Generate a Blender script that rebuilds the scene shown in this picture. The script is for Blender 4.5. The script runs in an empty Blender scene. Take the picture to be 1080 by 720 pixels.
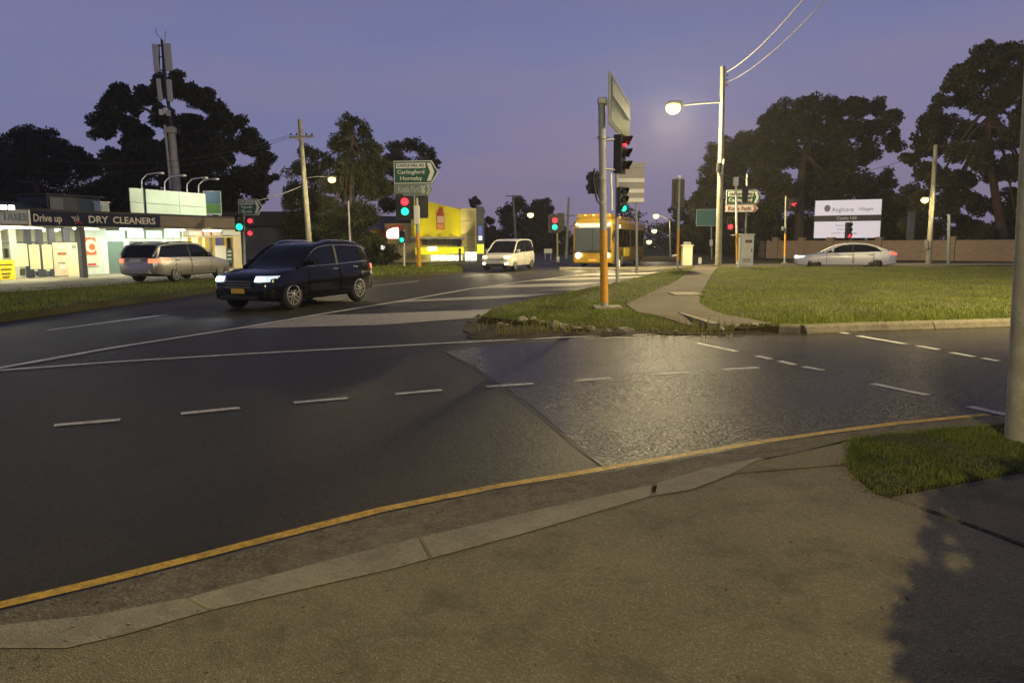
import bpy, bmesh, math, random
import numpy as np
from mathutils import Vector, Matrix, geometry
PI = math.pi
rad = math.radians
random.seed(7)
rng = np.random.default_rng(11)
SC = bpy.context.scene
COL = SC.collection

# ------------------------------------------------------------------ camera
F, CX, CY = 780.0, 540.0, 360.0          # focal length and centre in photograph pixels
EYE = Vector((0, 0, 1.65))
cd = bpy.data.cameras.new('camera')
cam = bpy.data.objects.new('camera', cd)
COL.objects.link(cam)
cd.lens = 26.0
cd.sensor_width = 36.0
cd.clip_start, cd.clip_end = 0.05, 3000
CR = Matrix.Rotation(rad(90 - 7.67), 3, 'X') @ Matrix.Rotation(rad(-0.3), 3, 'Z')
cam.matrix_world = Matrix.Translation(EYE) @ CR.to_4x4()
SC.camera = cam

# ------------------------------------------------------------------ render settings
SC.render.engine = 'CYCLES'
SC.cycles.use_denoising = True
SC.cycles.max_bounces = 5
SC.cycles.diffuse_bounces = 2
SC.cycles.glossy_bounces = 3
SC.cycles.transmission_bounces = 4
SC.cycles.transparent_max_bounces = 8
SC.cycles.sample_clamp_indirect = 2.0
SC.cycles.sample_clamp_direct = 12.0
SC.cycles.caustics_reflective = False
SC.cycles.caustics_refractive = False
SC.view_settings.view_transform = 'Standard'
SC.view_settings.look = 'None'
SC.view_settings.gamma = 1.0
SC.view_settings.exposure = 0.0

# ------------------------------------------------------------------ dusk sky (sun just under the horizon)
W = bpy.data.worlds.new('World')
SC.world = W
W.use_nodes = True
nt = W.node_tree
bg = nt.nodes['Background']
sky = nt.nodes.new('ShaderNodeTexSky')
sky.sky_type = 'NISHITA'
sky.sun_disc = False
sky.sun_elevation = rad(-2.0)
sky.sun_rotation = rad(40)
sky.ozone_density = 6.0
tc = nt.nodes.new('ShaderNodeTexCoord')
sep = nt.nodes.new('ShaderNodeSeparateXYZ')
nt.links.new(tc.outputs['Generated'], sep.inputs[0])
ramp = nt.nodes.new('ShaderNodeValToRGB')
er = ramp.color_ramp.elements
er[0].position, er[0].color = 0.0, (0.215, 0.168, 0.262, 1)
er[1].position, er[1].color = 1.0, (0.022, 0.027, 0.066, 1)
for p, c in ((0.05, (0.211, 0.184, 0.302)), (0.13, (0.179, 0.181, 0.333)), (0.24, (0.160, 0.173, 0.330)), (0.34, (0.128, 0.142, 0.300)), (0.5, (0.080, 0.091, 0.200)), (0.72, (0.045, 0.053, 0.122))):
    e = er.new(p)
    e.color = (*c, 1)
nt.links.new(sep.outputs['Z'], ramp.inputs[0])
mp = nt.nodes.new('ShaderNodeMapping')
mp.inputs['Scale'].default_value = (1.0, 1.0, 5.5)
mp.inputs['Rotation'].default_value = (0.10, 0.16, 0.3)
nt.links.new(tc.outputs['Generated'], mp.inputs[0])
cn = nt.nodes.new('ShaderNodeTexNoise')
cn.inputs['Scale'].default_value = 2.3
cn.inputs['Detail'].default_value = 5.0
cn.inputs['Roughness'].default_value = 0.5
nt.links.new(mp.outputs[0], cn.inputs['Vector'])
cr2 = nt.nodes.new('ShaderNodeValToRGB')
cr2.color_ramp.elements[0].position = 0.44
cr2.color_ramp.elements[1].position = 0.66
nt.links.new(cn.outputs['Fac'], cr2.inputs[0])
cm = nt.nodes.new('ShaderNodeMath')
cm.operation = 'MULTIPLY'
cm.inputs[1].default_value = 0.80
nt.links.new(cr2.outputs[0], cm.inputs[0])
zr = nt.nodes.new('ShaderNodeValToRGB')
zr.color_ramp.elements[0].position, zr.color_ramp.elements[0].color = 0.10, (1, 1, 1, 1)
zr.color_ramp.elements[1].position, zr.color_ramp.elements[1].color = 0.34, (0.12, 0.12, 0.12, 1)
nt.links.new(sep.outputs['Z'], zr.inputs[0])
cm2 = nt.nodes.new('ShaderNodeMath')
cm2.operation = 'MULTIPLY'
nt.links.new(cm.outputs[0], cm2.inputs[0])
nt.links.new(zr.outputs[0], cm2.inputs[1])
cm = cm2
mx = nt.nodes.new('ShaderNodeMixRGB')
mx.inputs[2].default_value = (0.255, 0.196, 0.280, 1)
nt.links.new(cm.outputs[0], mx.inputs[0])
nt.links.new(ramp.outputs[0], mx.inputs[1])
ad = nt.nodes.new('ShaderNodeMixRGB')
ad.blend_type = 'ADD'
ad.inputs[0].default_value = 0.02
nt.links.new(mx.outputs[0], ad.inputs[1])
nt.links.new(sky.outputs[0], ad.inputs[2])
nt.links.new(ad.outputs[0], bg.inputs[0])
bg.inputs[1].default_value = 1.10

# ------------------------------------------------------------------ where a point of the photograph lies in the place
def ray(px, py):
    return CR @ Vector(((px - CX) / F, -(py - CY) / F, -1.0))
def G(px, py, z=0.0):
    v = ray(px, py)
    return EYE + v * ((z - EYE.z) / v.z)
def D(px, py, Y):
    v = ray(px, py)
    return EYE + v * (Y / v.y)
def HIT(px, py, p0, n):
    v = ray(px, py)
    return EYE + v * ((p0 - EYE).dot(n) / v.dot(n))
def XYs(pts, z=0.0):
    return [(G(a, b, z).x, G(a, b, z).y) for a, b in pts]

# ------------------------------------------------------------------ materials
MATS = {}
def mat(name, col=(0.5, 0.5, 0.5), rough=0.6, metal=0.0, var=0.0, scale=8.0, bump=0.0, bscale=60.0, spec=0.5, coat=0.0, dirt=None, dscale=1.2, damt=0.5):
    if name in MATS:
        return MATS[name]
    m = bpy.data.materials.new(name)
    m.use_nodes = True
    n = m.node_tree
    b = n.nodes['Principled BSDF']
    b.inputs['Base Color'].default_value = (*col, 1)
    b.inputs['Roughness'].default_value = rough
    b.inputs['Metallic'].default_value = metal
    b.inputs['Specular IOR Level'].default_value = spec
    b.inputs['Coat Weight'].default_value = coat
    b.inputs['Coat Roughness'].default_value = 0.08
    t = n.nodes.new('ShaderNodeTexCoord')
    out = None
    if var > 0:
        no = n.nodes.new('ShaderNodeTexNoise')
        no.inputs['Scale'].default_value = scale
        no.inputs['Detail'].default_value = 6
        no.inputs['Roughness'].default_value = 0.65
        n.links.new(t.outputs['Object'], no.inputs['Vector'])
        r = n.nodes.new('ShaderNodeValToRGB')
        r.color_ramp.elements[0].position, r.color_ramp.elements[1].position = 0.3, 0.7
        r.color_ramp.elements[0].color = (*[c * (1 - var) for c in col], 1)
        r.color_ramp.elements[1].color = (*[min(1, c * (1 + var)) for c in col], 1)
        n.links.new(no.outputs['Fac'], r.inputs[0])
        out = r.outputs[0]
        if dirt:
            n2 = n.nodes.new('ShaderNodeTexNoise')
            n2.inputs['Scale'].default_value = dscale
            n2.inputs['Detail'].default_value = 8
            n2.inputs['Roughness'].default_value = 0.7
            n.links.new(t.outputs['Object'], n2.inputs['Vector'])
            r2 = n.nodes.new('ShaderNodeValToRGB')
            r2.color_ramp.elements[0].position, r2.color_ramp.elements[1].position = 0.42, 0.68
            n.links.new(n2.outputs['Fac'], r2.inputs[0])
            mm = n.nodes.new('ShaderNodeMath')
            mm.operation = 'MULTIPLY'
            mm.inputs[1].default_value = damt
            n.links.new(r2.outputs[0], mm.inputs[0])
            mi = n.nodes.new('ShaderNodeMixRGB')
            mi.inputs[2].default_value = (*dirt, 1)
            n.links.new(mm.outputs[0], mi.inputs[0])
            n.links.new(out, mi.inputs[1])
            out = mi.outputs[0]
        n.links.new(out, b.inputs['Base Color'])
    if bump > 0:
        nb = n.nodes.new('ShaderNodeTexNoise')
        nb.inputs['Scale'].default_value = bscale
        nb.inputs['Detail'].default_value = 4
        n.links.new(t.outputs['Object'], nb.inputs['Vector'])
        bp = n.nodes.new('ShaderNodeBump')
        bp.inputs['Strength'].default_value = bump
        bp.inputs['Distance'].default_value = 0.01
        n.links.new(nb.outputs['Fac'], bp.inputs['Height'])
        n.links.new(bp.outputs[0], b.inputs['Normal'])
    MATS[name] = m
    return m
def glow(name, col, s):
    if name in MATS:
        return MATS[name]
    m = bpy.data.materials.new(name)
    m.use_nodes = True
    b = m.node_tree.nodes['Principled BSDF']
    b.inputs['Base Color'].default_value = (*[min(.9, c * .6) for c in col], 1)
    b.inputs['Emission Color'].default_value = (*col, 1)
    b.inputs['Emission Strength'].default_value = s
    MATS[name] = m
    return m
def window_glass(name, tint=(0.85, 0.9, 0.9), gloss=0.12):
    if name in MATS:
        return MATS[name]
    m = bpy.data.materials.new(name)
    m.use_nodes = True
    n = m.node_tree
    n.nodes.remove(n.nodes['Principled BSDF'])
    o = n.nodes['Material Output']
    tr = n.nodes.new('ShaderNodeBsdfTransparent')
    tr.inputs[0].default_value = (*tint, 1)
    gl = n.nodes.new('ShaderNodeBsdfGlossy')
    gl.inputs['Roughness'].default_value = 0.03
    ms = n.nodes.new('ShaderNodeMixShader')
    ms.inputs[0].default_value = gloss
    n.links.new(tr.outputs[0], ms.inputs[1])
    n.links.new(gl.outputs[0], ms.inputs[2])
    n.links.new(ms.outputs[0], o.inputs[0])
    MATS[name] = m
    return m
def ground_mat(name, base, fleck, rough, fleck_amt=0.35, fleck_scale=140.0, bump=0.5, bscale=90.0, patch=0.25, pscale=0.7, dirt=(0.03, 0.026, 0.02), damt=0.4, spec=0.5, cracks=0.0):
    """asphalt, concrete: broad mottling, fine flecks of aggregate, grain relief"""
    m = bpy.data.materials.new(name)
    m.use_nodes = True
    n = m.node_tree
    L = n.links
    b = n.nodes['Principled BSDF']
    b.inputs['Specular IOR Level'].default_value = spec
    t = n.nodes.new('ShaderNodeTexCoord')
    def noise(s, d=6, r=0.6):
        q = n.nodes.new('ShaderNodeTexNoise')
        q.inputs['Scale'].default_value = s
        q.inputs['Detail'].default_value = d
        q.inputs['Roughness'].default_value = r
        L.new(t.outputs['Object'], q.inputs['Vector'])
        return q
    def rmp(src, p0, p1, c0=(0, 0, 0), c1=(1, 1, 1)):
        q = n.nodes.new('ShaderNodeValToRGB')
        q.color_ramp.elements[0].position, q.color_ramp.elements[1].position = p0, p1
        q.color_ramp.elements[0].color, q.color_ramp.elements[1].color = (*c0, 1), (*c1, 1)
        L.new(src, q.inputs[0])
        return q
    def mixc(fac, a, c2):
        q = n.nodes.new('ShaderNodeMixRGB')
        L.new(fac, q.inputs[0])
        L.new(a, q.inputs[1])
        q.inputs[2].default_value = (*c2, 1)
        return q
    def mul(src, k):
        q = n.nodes.new('ShaderNodeMath')
        q.operation = 'MULTIPLY'
        L.new(src, q.inputs[0])
        q.inputs[1].default_value = k
        return q
    broad = rmp(noise(pscale, 7, 0.62).outputs['Fac'], 0.3, 0.7, tuple(c * (1 - patch) for c in base), tuple(c * (1 + patch) for c in base))
    vo = n.nodes.new('ShaderNodeTexVoronoi')
    vo.inputs['Scale'].default_value = fleck_scale
    L.new(t.outputs['Object'], vo.inputs['Vector'])
    sepc = n.nodes.new('ShaderNodeSeparateColor')
    L.new(vo.outputs['Color'], sepc.inputs[0])
    fl = mul(rmp(sepc.outputs[0], 0.62, 0.97).outputs[0], fleck_amt)
    c1 = mixc(fl.outputs[0], broad.outputs[0], fleck)
    dk = mul(rmp(sepc.outputs[1], 0.6, 0.95).outputs[0], fleck_amt * 0.8)
    c2 = mixc(dk.outputs[0], c1.outputs[0], tuple(c * 0.35 for c in base))
    st = mul(rmp(noise(pscale * 2.7, 9, 0.72).outputs['Fac'], 0.50, 0.70).outputs[0], damt)
    c3 = mixc(st.outputs[0], c2.outputs[0], dirt)
    last = c3
    if cracks > 0:
        vc = n.nodes.new('ShaderNodeTexVoronoi')
        vc.feature = 'DISTANCE_TO_EDGE'
        vc.inputs['Scale'].default_value = 0.45
        wn = noise(2.2, 5, 0.6)
        vm = n.nodes.new('ShaderNodeMixRGB')
        vm.inputs[0].default_value = 0.22
        L.new(t.outputs['Object'], vm.inputs[1])
        L.new(wn.outputs['Color'], vm.inputs[2])
        L.new(vm.outputs[0], vc.inputs['Vector'])
        ck = mul(rmp(vc.outputs['Distance'], 0.0, 0.006, (1, 1, 1), (0, 0, 0)).outputs[0], cracks)
        last = mixc(ck.outputs[0], c3.outputs[0], tuple(c * 0.25 for c in base))
    L.new(last.outputs[0], b.inputs['Base Color'])
    rr = rmp(noise(pscale * 1.3, 5, 0.6).outputs['Fac'], 0.3, 0.7, (rough - 0.07,) * 3, (rough + 0.07,) * 3)
    L.new(rr.outputs[0], b.inputs['Roughness'])
    nb = noise(bscale, 3, 0.6)
    bp = n.nodes.new('ShaderNodeBump')
    bp.inputs['Strength'].default_value = bump
    bp.inputs['Distance'].default_value = 0.006
    sm = n.nodes.new('ShaderNodeMath')
    sm.operation = 'ADD'
    L.new(nb.outputs['Fac'], sm.inputs[0])
    L.new(mul(vo.outputs['Distance'], -0.9).outputs[0], sm.inputs[1])
    L.new(sm.outputs[0], bp.inputs['Height'])
    L.new(bp.outputs[0], b.inputs['Normal'])
    MATS[name] = m
    return m
def leaf_mat(name, c0, c1, trans=0.25, scale=0.5):
    if name in MATS:
        return MATS[name]
    m = bpy.data.materials.new(name)
    m.use_nodes = True
    n = m.node_tree
    b = n.nodes['Principled BSDF']
    b.inputs['Roughness'].default_value = 0.6
    b.inputs['Specular IOR Level'].default_value = 0.3
    t = n.nodes.new('ShaderNodeTexCoord')
    no = n.nodes.new('ShaderNodeTexNoise')
    no.inputs['Scale'].default_value = scale
    no.inputs['Detail'].default_value = 8
    no.inputs['Roughness'].default_value = 0.7
    n.links.new(t.outputs['Object'], no.inputs['Vector'])
    r = n.nodes.new('ShaderNodeValToRGB')
    r.color_ramp.elements[0].position, r.color_ramp.elements[1].position = 0.32, 0.68
    r.color_ramp.elements[0].color, r.color_ramp.elements[1].color = (*c0, 1), (*c1, 1)
    n.links.new(no.outputs['Fac'], r.inputs[0])
    n.links.new(r.outputs[0], b.inputs['Base Color'])
    tl = n.nodes.new('ShaderNodeBsdfTranslucent')
    n.links.new(r.outputs[0], tl.inputs[0])
    ms = n.nodes.new('ShaderNodeMixShader')
    ms.inputs[0].default_value = trans
    n.links.new(b.outputs[0], ms.inputs[1])
    n.links.new(tl.outputs[0], ms.inputs[2])
    n.links.new(ms.outputs[0], n.nodes['Material Output'].inputs[0])
    MATS[name] = m
    return m

M_ASPH = ground_mat('asphalt', (0.040, 0.036, 0.026), (0.085, 0.078, 0.058), 0.70, 0.3, 110, 0.5, 80, 0.20, 0.35, (0.024, 0.021, 0.017), 0.5, spec=0.13)
M_ASPH2 = ground_mat('coarse_asphalt', (0.042, 0.038, 0.029), (0.15, 0.135, 0.10), 0.40, 0.5, 58, .7, 55, 0.22, 0.5, (0.032, 0.029, 0.024), 0.5, spec=0.13)
def add_facets(m, scale, tilt, rough, d=None, tracks=(), half=.38, calm=.25):
    """stones of the surface as facets that lean each their own way; wheel tracks (lines along d) are worn flatter"""
    n = m.node_tree
    L = n.links
    b = n.nodes['Principled BSDF']
    t = n.nodes.new('ShaderNodeTexCoord')
    def M(op, a, c=None, c2=None):
        q = n.nodes.new('ShaderNodeMath')
        q.operation = op
        for i, v in enumerate((a, c, c2)):
            if v is None:
                continue
            if isinstance(v, (int, float)):
                q.inputs[i].default_value = v
            else:
                L.new(v, q.inputs[i])
        return q.outputs[0]
    vo = n.nodes.new('ShaderNodeTexVoronoi')
    vo.inputs['Scale'].default_value = scale
    L.new(t.outputs['Object'], vo.inputs['Vector'])
    sub = n.nodes.new('ShaderNodeVectorMath')
    sub.operation = 'SUBTRACT'
    sub.inputs[1].default_value = (.5, .5, .5)
    L.new(vo.outputs['Color'], sub.inputs[0])
    k = None
    if d is not None:
        sp = n.nodes.new('ShaderNodeSeparateXYZ')
        L.new(t.outputs['Object'], sp.inputs[0])
        wob = n.nodes.new('ShaderNodeTexNoise')
        wob.inputs['Scale'].default_value = .5
        wob.inputs['Detail'].default_value = 3
        L.new(t.outputs['Object'], wob.inputs['Vector'])
        tt = M('ADD', M('ADD', M('MULTIPLY', sp.outputs[0], -d.y), M('MULTIPLY', sp.outputs[1], d.x)), M('MULTIPLY', M('SUBTRACT', wob.outputs['Fac'], .5), .7))
        for q in tracks:
            w = M('SUBTRACT', 1.0, M('MULTIPLY', M('SMOOTH_MIN', M('DIVIDE', M('ABSOLUTE', M('SUBTRACT', tt, q)), half), 1.0, .3), 1.0))
            k = w if k is None else M('MAXIMUM', k, w)
        k = M('SUBTRACT', 1.0, M('MULTIPLY', k, 1 - calm))
    sc = n.nodes.new('ShaderNodeVectorMath')
    sc.operation = 'SCALE'
    L.new(sub.outputs[0], sc.inputs[0])
    if k is None:
        sc.inputs['Scale'].default_value = tilt
    else:
        L.new(M('MULTIPLY', k, tilt), sc.inputs['Scale'])
    g = n.nodes.new('ShaderNodeNewGeometry')
    ad_ = n.nodes.new('ShaderNodeVectorMath')
    ad_.operation = 'ADD'
    L.new(g.outputs['Normal'], ad_.inputs[0])
    L.new(sc.outputs[0], ad_.inputs[1])
    nm = n.nodes.new('ShaderNodeVectorMath')
    nm.operation = 'NORMALIZE'
    L.new(ad_.outputs[0], nm.inputs[0])
    bp = [q for q in n.nodes if q.type == 'BUMP'][0]
    L.new(nm.outputs[0], bp.inputs['Normal'])
    for l in list(b.inputs['Roughness'].links):
        L.remove(l)
    b.inputs['Roughness'].default_value = rough
_a, _b = G(57, 446), G(780, 389)
LANE = (_b - _a).normalized()
def lane_t(px, py):
    p = G(px, py)
    return -p.x * LANE.y + p.y * LANE.x
add_facets(M_ASPH2, 68, .46, .22, LANE, (lane_t(700, 386), lane_t(690, 437)), .42, .18)
add_facets(M_ASPH, 80, .20, .50)
M_CONC = ground_mat('footpath_concrete', (0.200, 0.176, 0.108), (0.42, 0.39, 0.28), 0.88, 0.42, 125, 0.9, 85, 0.24, 0.8, (0.085, 0.074, 0.046), 0.75, 0.25, 0.0)
M_CONC2 = ground_mat('kerb_concrete', (0.265, 0.242, 0.175), (0.44, 0.41, 0.32), 0.85, 0.3, 90, 0.6, 70, 0.22, 2.0, (0.13, 0.105, 0.075), 0.6, 0.3)
M_GUTTER = ground_mat('gutter_concrete', (0.145, 0.128, 0.088), (0.32, 0.29, 0.21), 0.85, 0.45, 70, 1.0, 45, 0.25, 2.5, (0.05, 0.042, 0.03), 0.75, 0.3)
M_PAVE = ground_mat('forecourt_concrete', (0.30, 0.27, 0.21), (0.4, 0.36, 0.3), 0.8, 0.25, 60, 0.3, 40, 0.2, 0.6, (0.13, 0.11, 0.08), 0.5, 0.3)
M_SOIL = ground_mat('soil', (0.050, 0.040, 0.026), (0.11, 0.09, 0.06), 0.95, 0.4, 30, 1.2, 25, 0.35, 1.2, (0.03, 0.024, 0.014), 0.5, 0.2)
M_TURF = ground_mat('turf_soil', (0.068, 0.066, 0.026), (0.12, 0.10, 0.045), 0.95, 0.5, 26, 1.2, 22, 0.35, 0.6, (0.055, 0.042, 0.02), 0.5, 0.2)
def paint_mat(name, col, under, wear):
    m = ground_mat(name, col, tuple(min(.9, c * 1.15) for c in col), 0.6, 0.75, 48, 0.5, 60, 0.18, 4.0, under, wear, 0.4)
    return m
M_LINE = paint_mat('road_line_paint', (0.62, 0.60, 0.53), (0.12, 0.11, 0.09), 0.75)
M_BAR = paint_mat('worn_hatch_paint', (0.34, 0.32, 0.27), (0.085, 0.078, 0.064), 0.95)
M_YEL = paint_mat('yellow_line_paint', (0.60, 0.37, 0.045), (0.16, 0.11, 0.035), 0.85)
M_GALV = mat('galvanised_steel', (0.33, 0.34, 0.33), 0.5, 0.6, 0.25, 5)
M_STEEL = mat('grey_painted_steel', (0.30, 0.31, 0.30), 0.55, 0.1, 0.2, 6)
M_ORANGE = mat('orange_pole_paint', (0.62, 0.30, 0.025), 0.5, 0, 0.22, 7, dirt=(0.25, 0.12, 0.02), dscale=3)
M_BLACK = mat('black_plastic', (0.012, 0.012, 0.013), 0.55)
M_RUBBER = mat('tyre_rubber', (0.014, 0.014, 0.014), 0.85)
M_WHITEP = mat('white_paint', (0.72, 0.72, 0.70), 0.5, 0, 0.08, 3)
M_TIMBER = mat('weathered_timber', (0.27, 0.235, 0.17), 0.85, 0, 0.35, 3.0, 0.5, 30)
M_TIMBERN = mat('pale_weathered_pole_timber', (0.34, 0.335, 0.25), 0.85, 0, 0.25, 4.0, 0.6, 30, dirt=(0.17, 0.15, 0.10), dscale=2.5)
M_SIGNGREEN = mat('road_sign_green', (0.012, 0.085, 0.045), 0.45, 0, 0.1, 3)
M_SIGNWHITE = mat('road_sign_white', (0.68, 0.69, 0.62), 0.45, 0, 0.06, 3)
M_CHROME = mat('chrome', (0.75, 0.75, 0.75), 0.15, 1.0)
M_ALLOY = mat('alloy_rim', (0.62, 0.60, 0.55), 0.3, 0.8)
M_CARGLASS = mat('dark_car_glass', (0.008, 0.009, 0.010), 0.06, 0, spec=0.35)
M_CABLE = mat('black_cable', (0.03, 0.03, 0.032), 0.5)
M_CABLE2 = mat('pale_aluminium_cable', (0.20, 0.20, 0.20), 0.5, 0.1)
M_BARK = mat('bark', (0.10, 0.078, 0.055), 0.95, 0, 0.4, 2.0, 0.8, 10)
M_BARKP = mat('pale_gum_bark', (0.20, 0.14, 0.10), 0.9, 0, 0.4, 1.5, 0.5, 8)

# ------------------------------------------------------------------ mesh helpers
class MB:
    def __init__(s):
        s.v, s.f, s.m = [], [], []
        s.cur = 0
    def add(s, vs, fs):
        o = len(s.v)
        s.v += [tuple(p) for p in vs]
        for f in fs:
            s.f.append(tuple(i + o for i in f))
            s.m.append(s.cur)
        return s
    def box(s, c, d, rot=None, taper=1.0):
        hx, hy, hz = d[0] / 2, d[1] / 2, d[2] / 2
        P = []
        for z in (-1, 1):
            k = taper if z > 0 else 1.0
            for x, y in ((-1, -1), (1, -1), (1, 1), (-1, 1)):
                P.append(Vector((x * hx * k, y * hy * k, z * hz)))
        if rot is not None:
            P = [rot @ p for p in P]
        P = [p + Vector(c) for p in P]
        return s.add(P, [(3, 2, 1, 0), (4, 5, 6, 7), (0, 1, 5, 4), (1, 2, 6, 5), (2, 3, 7, 6), (3, 0, 4, 7)])
    def bevbox(s, c, d, b, rot=None):
        """box with chamfered edges"""
        bm = bmesh.new()
        bmesh.ops.create_cube(bm, size=1.0)
        for v in bm.verts:
            v.co = Vector((v.co.x * d[0], v.co.y * d[1], v.co.z * d[2]))
        bmesh.ops.bevel(bm, geom=bm.edges[:], offset=b, segments=2, affect='EDGES', profile=0.6)
        bm.verts.index_update()
        P = [(rot @ v.co if rot is not None else v.co) + Vector(c) for v in bm.verts]
        s.add(P, [tuple(v.index for v in f.verts) for f in bm.faces])
        bm.free()
        return s
    def tube(s, pts, rs, n=10, cap=True):
        pts = [Vector(p) for p in pts]
        if not hasattr(rs, '__len__'):
            rs = [rs] * len(pts)
        rings, prev = [], None
        for i, p in enumerate(pts):
            a = pts[max(0, i - 1)]
            b = pts[min(len(pts) - 1, i + 1)]
            d = (b - a).normalized()
            if prev is None:
                u = d.cross(Vector((0, 0, 1)) if abs(d.z) < 0.9 else Vector((1, 0, 0))).normalized()
            else:
                u = (prev - d * prev.dot(d)).normalized()
            prev = u
            w = d.cross(u)
            rings.append([p + (u * math.cos(2 * PI * k / n) + w * math.sin(2 * PI * k / n)) * rs[i] for k in range(n)])
        vs = [q for r in rings for q in r]
        fs = []
        for i in range(len(rings) - 1):
            for k in range(n):
                a, b = i * n + k, i * n + (k + 1) % n
                fs.append((a, b, b + n, a + n))
        if cap:
            fs.append(tuple(range(n))[::-1])
            fs.append(tuple((len(rings) - 1) * n + k for k in range(n)))
        return s.add(vs, fs)
    def prism(s, poly, z0, z1):
        """polygon in xy pushed from z0 to z1"""
        n = len(poly)
        a = sum(poly[i][0] * poly[(i + 1) % n][1] - poly[(i + 1) % n][0] * poly[i][1] for i in range(n))
        if a < 0:
            poly = poly[::-1]
        vs = [(p[0], p[1], z0) for p in poly] + [(p[0], p[1], z1) for p in poly]
        fs = [tuple(range(n))[::-1], tuple(range(n, 2 * n))]
        for i in range(n):
            j = (i + 1) % n
            fs.append((i, j, j + n, i + n))
        return s.add(vs, fs)
    def plate(s, poly, y0, y1, zoff=0.0):
        """polygon in xz with thickness y0..y1 (front at y0)"""
        n = len(poly)
        vs = [(p[0], y0, p[1] + zoff) for p in poly] + [(p[0], y1, p[1] + zoff) for p in poly]
        fs = [tuple(range(n)), tuple(range(n, 2 * n))[::-1]]
        for i in range(n):
            j = (i + 1) % n
            fs.append((j, i, i + n, j + n))
        return s.add(vs, fs)
    def lathe(s, prof, axis='Z', n=20, c=(0, 0, 0)):
        vs, fs = [], []
        for r, h in prof:
            for k in range(n):
                a = 2 * PI * k / n
                p = (r * math.cos(a), r * math.sin(a), h)
                if axis == 'Y':
                    p = (p[0], p[2], p[1])
                elif axis == 'X':
                    p = (p[2], p[0], p[1])
                vs.append((p[0] + c[0], p[1] + c[1], p[2] + c[2]))
        for i in range(len(prof) - 1):
            for k in range(n):
                a, b = i * n + k, i * n + (k + 1) % n
                fs.append((a, b, b + n, a + n))
        fs.append(tuple(range(n))[::-1])
        fs.append(tuple((len(prof) - 1) * n + k for k in range(n)))
        return s.add(vs, fs)
    def grid(s, rows):
        n, m = len(rows), len(rows[0])
        vs = [p for r in rows for p in r]
        fs = []
        for i in range(n - 1):
            for j in range(m - 1):
                a = i * m + j
                fs.append((a, a + 1, a + m + 1, a + m))
        return s.add(vs, fs)
    def mesh(s, name, mats, smooth=None):
        me = bpy.data.meshes.new(name)
        me.from_pydata(s.v, [], s.f)
        if not isinstance(mats, (list, tuple)):
            mats = [mats]
        for m in mats:
            me.materials.append(m)
        if len(mats) > 1:
            me.polygons.foreach_set('material_index', s.m)
        bm = bmesh.new()
        bm.from_mesh(me)
        bmesh.ops.recalc_face_normals(bm, faces=bm.faces[:])
        bm.to_mesh(me)
        bm.free()
        if smooth is not None:
            me.polygons.foreach_set('use_smooth', [True] * len(me.polygons))
            try:
                me.set_sharp_from_angle(angle=rad(smooth))
            except Exception:
                pass
        me.update()
        return me
    def build(s, name, mats, parent=None, loc=None, rotz=0.0, smooth=None):
        o = bpy.data.objects.new(name, s.mesh(name, mats, smooth))
        COL.objects.link(o)
        if parent is not None:
            o.parent = parent
        if loc is not None:
            o.location = loc
        o.rotation_euler[2] = rotz
        return o

def tag(o, label=None, cat=None, group=None, kind=None):
    if label:
        o['label'] = label
    if cat:
        o['category'] = cat
    if group:
        o['group'] = group
    if kind:
        o['kind'] = kind
    return o
def thing(name, label, cat, loc=(0, 0, 0), rotz=0.0, group=None):
    o = bpy.data.objects.new(name, None)
    o.empty_display_size = 0.2
    COL.objects.link(o)
    o.location = loc
    o.rotation_euler = (0, 0, rotz)
    return tag(o, label, cat, group)
def lamp(parent, kind, loc, power, col, size=0.15, rot=None, spot=None, blend=0.6, name='lamp_light', sy=None):
    d = bpy.data.lights.new(name, kind)
    d.energy = power
    d.color = col
    if kind == 'AREA':
        d.shape = 'RECTANGLE'
        d.size = size
        d.size_y = sy or size
    else:
        d.shadow_soft_size = size
    if kind == 'SPOT':
        d.spot_size = rad(spot)
        d.spot_blend = blend
    o = bpy.data.objects.new(name, d)
    COL.objects.link(o)
    o.parent = parent
    o.location = loc
    if rot is not None:
        o.rotation_euler = rot
    return o
def aim(v):
    return Vector(v).to_track_quat('-Z', 'Y').to_euler()
FONT = {}
def text(body, size, m, parent, loc, name='lettering', rotz=0.0, align='CENTER', depth=0.004, sx=1.0, bold=0.0, width=None):
    cu = bpy.data.curves.new('txt', 'FONT')
    cu.body = body
    cu.size = size
    cu.align_x = align
    cu.align_y = 'CENTER'
    cu.extrude = depth
    cu.offset = bold
    cu.resolution_u = 3
    t = bpy.data.objects.new('txt', cu)
    me = bpy.data.meshes.new_from_object(t)
    bpy.data.objects.remove(t)
    me.name = name
    me.materials.clear()
    me.materials.append(m)
    if width:
        xs = [v.co.x for v in me.vertices]
        sx = width / max(1e-6, max(xs) - min(xs))
    for v in me.vertices:
        v.co = Vector((v.co.x * sx, -v.co.z, v.co.y))
    o = bpy.data.objects.new(name, me)
    COL.objects.link(o)
    o.parent = parent
    o.location = loc
    o.rotation_euler = (0, 0, rotz)
    return o
def sheet(name, poly, z, m, parent=None, kind=None, z0=None):
    mb = MB()
    if z0 is None:
        mb.add([(p[0], p[1], z) for p in poly], [tuple(range(len(poly)))])
    else:
        mb.prism(poly, z0, z)
    o = mb.build(name, m, parent)
    if kind:
        o['kind'] = kind
    return o
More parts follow.
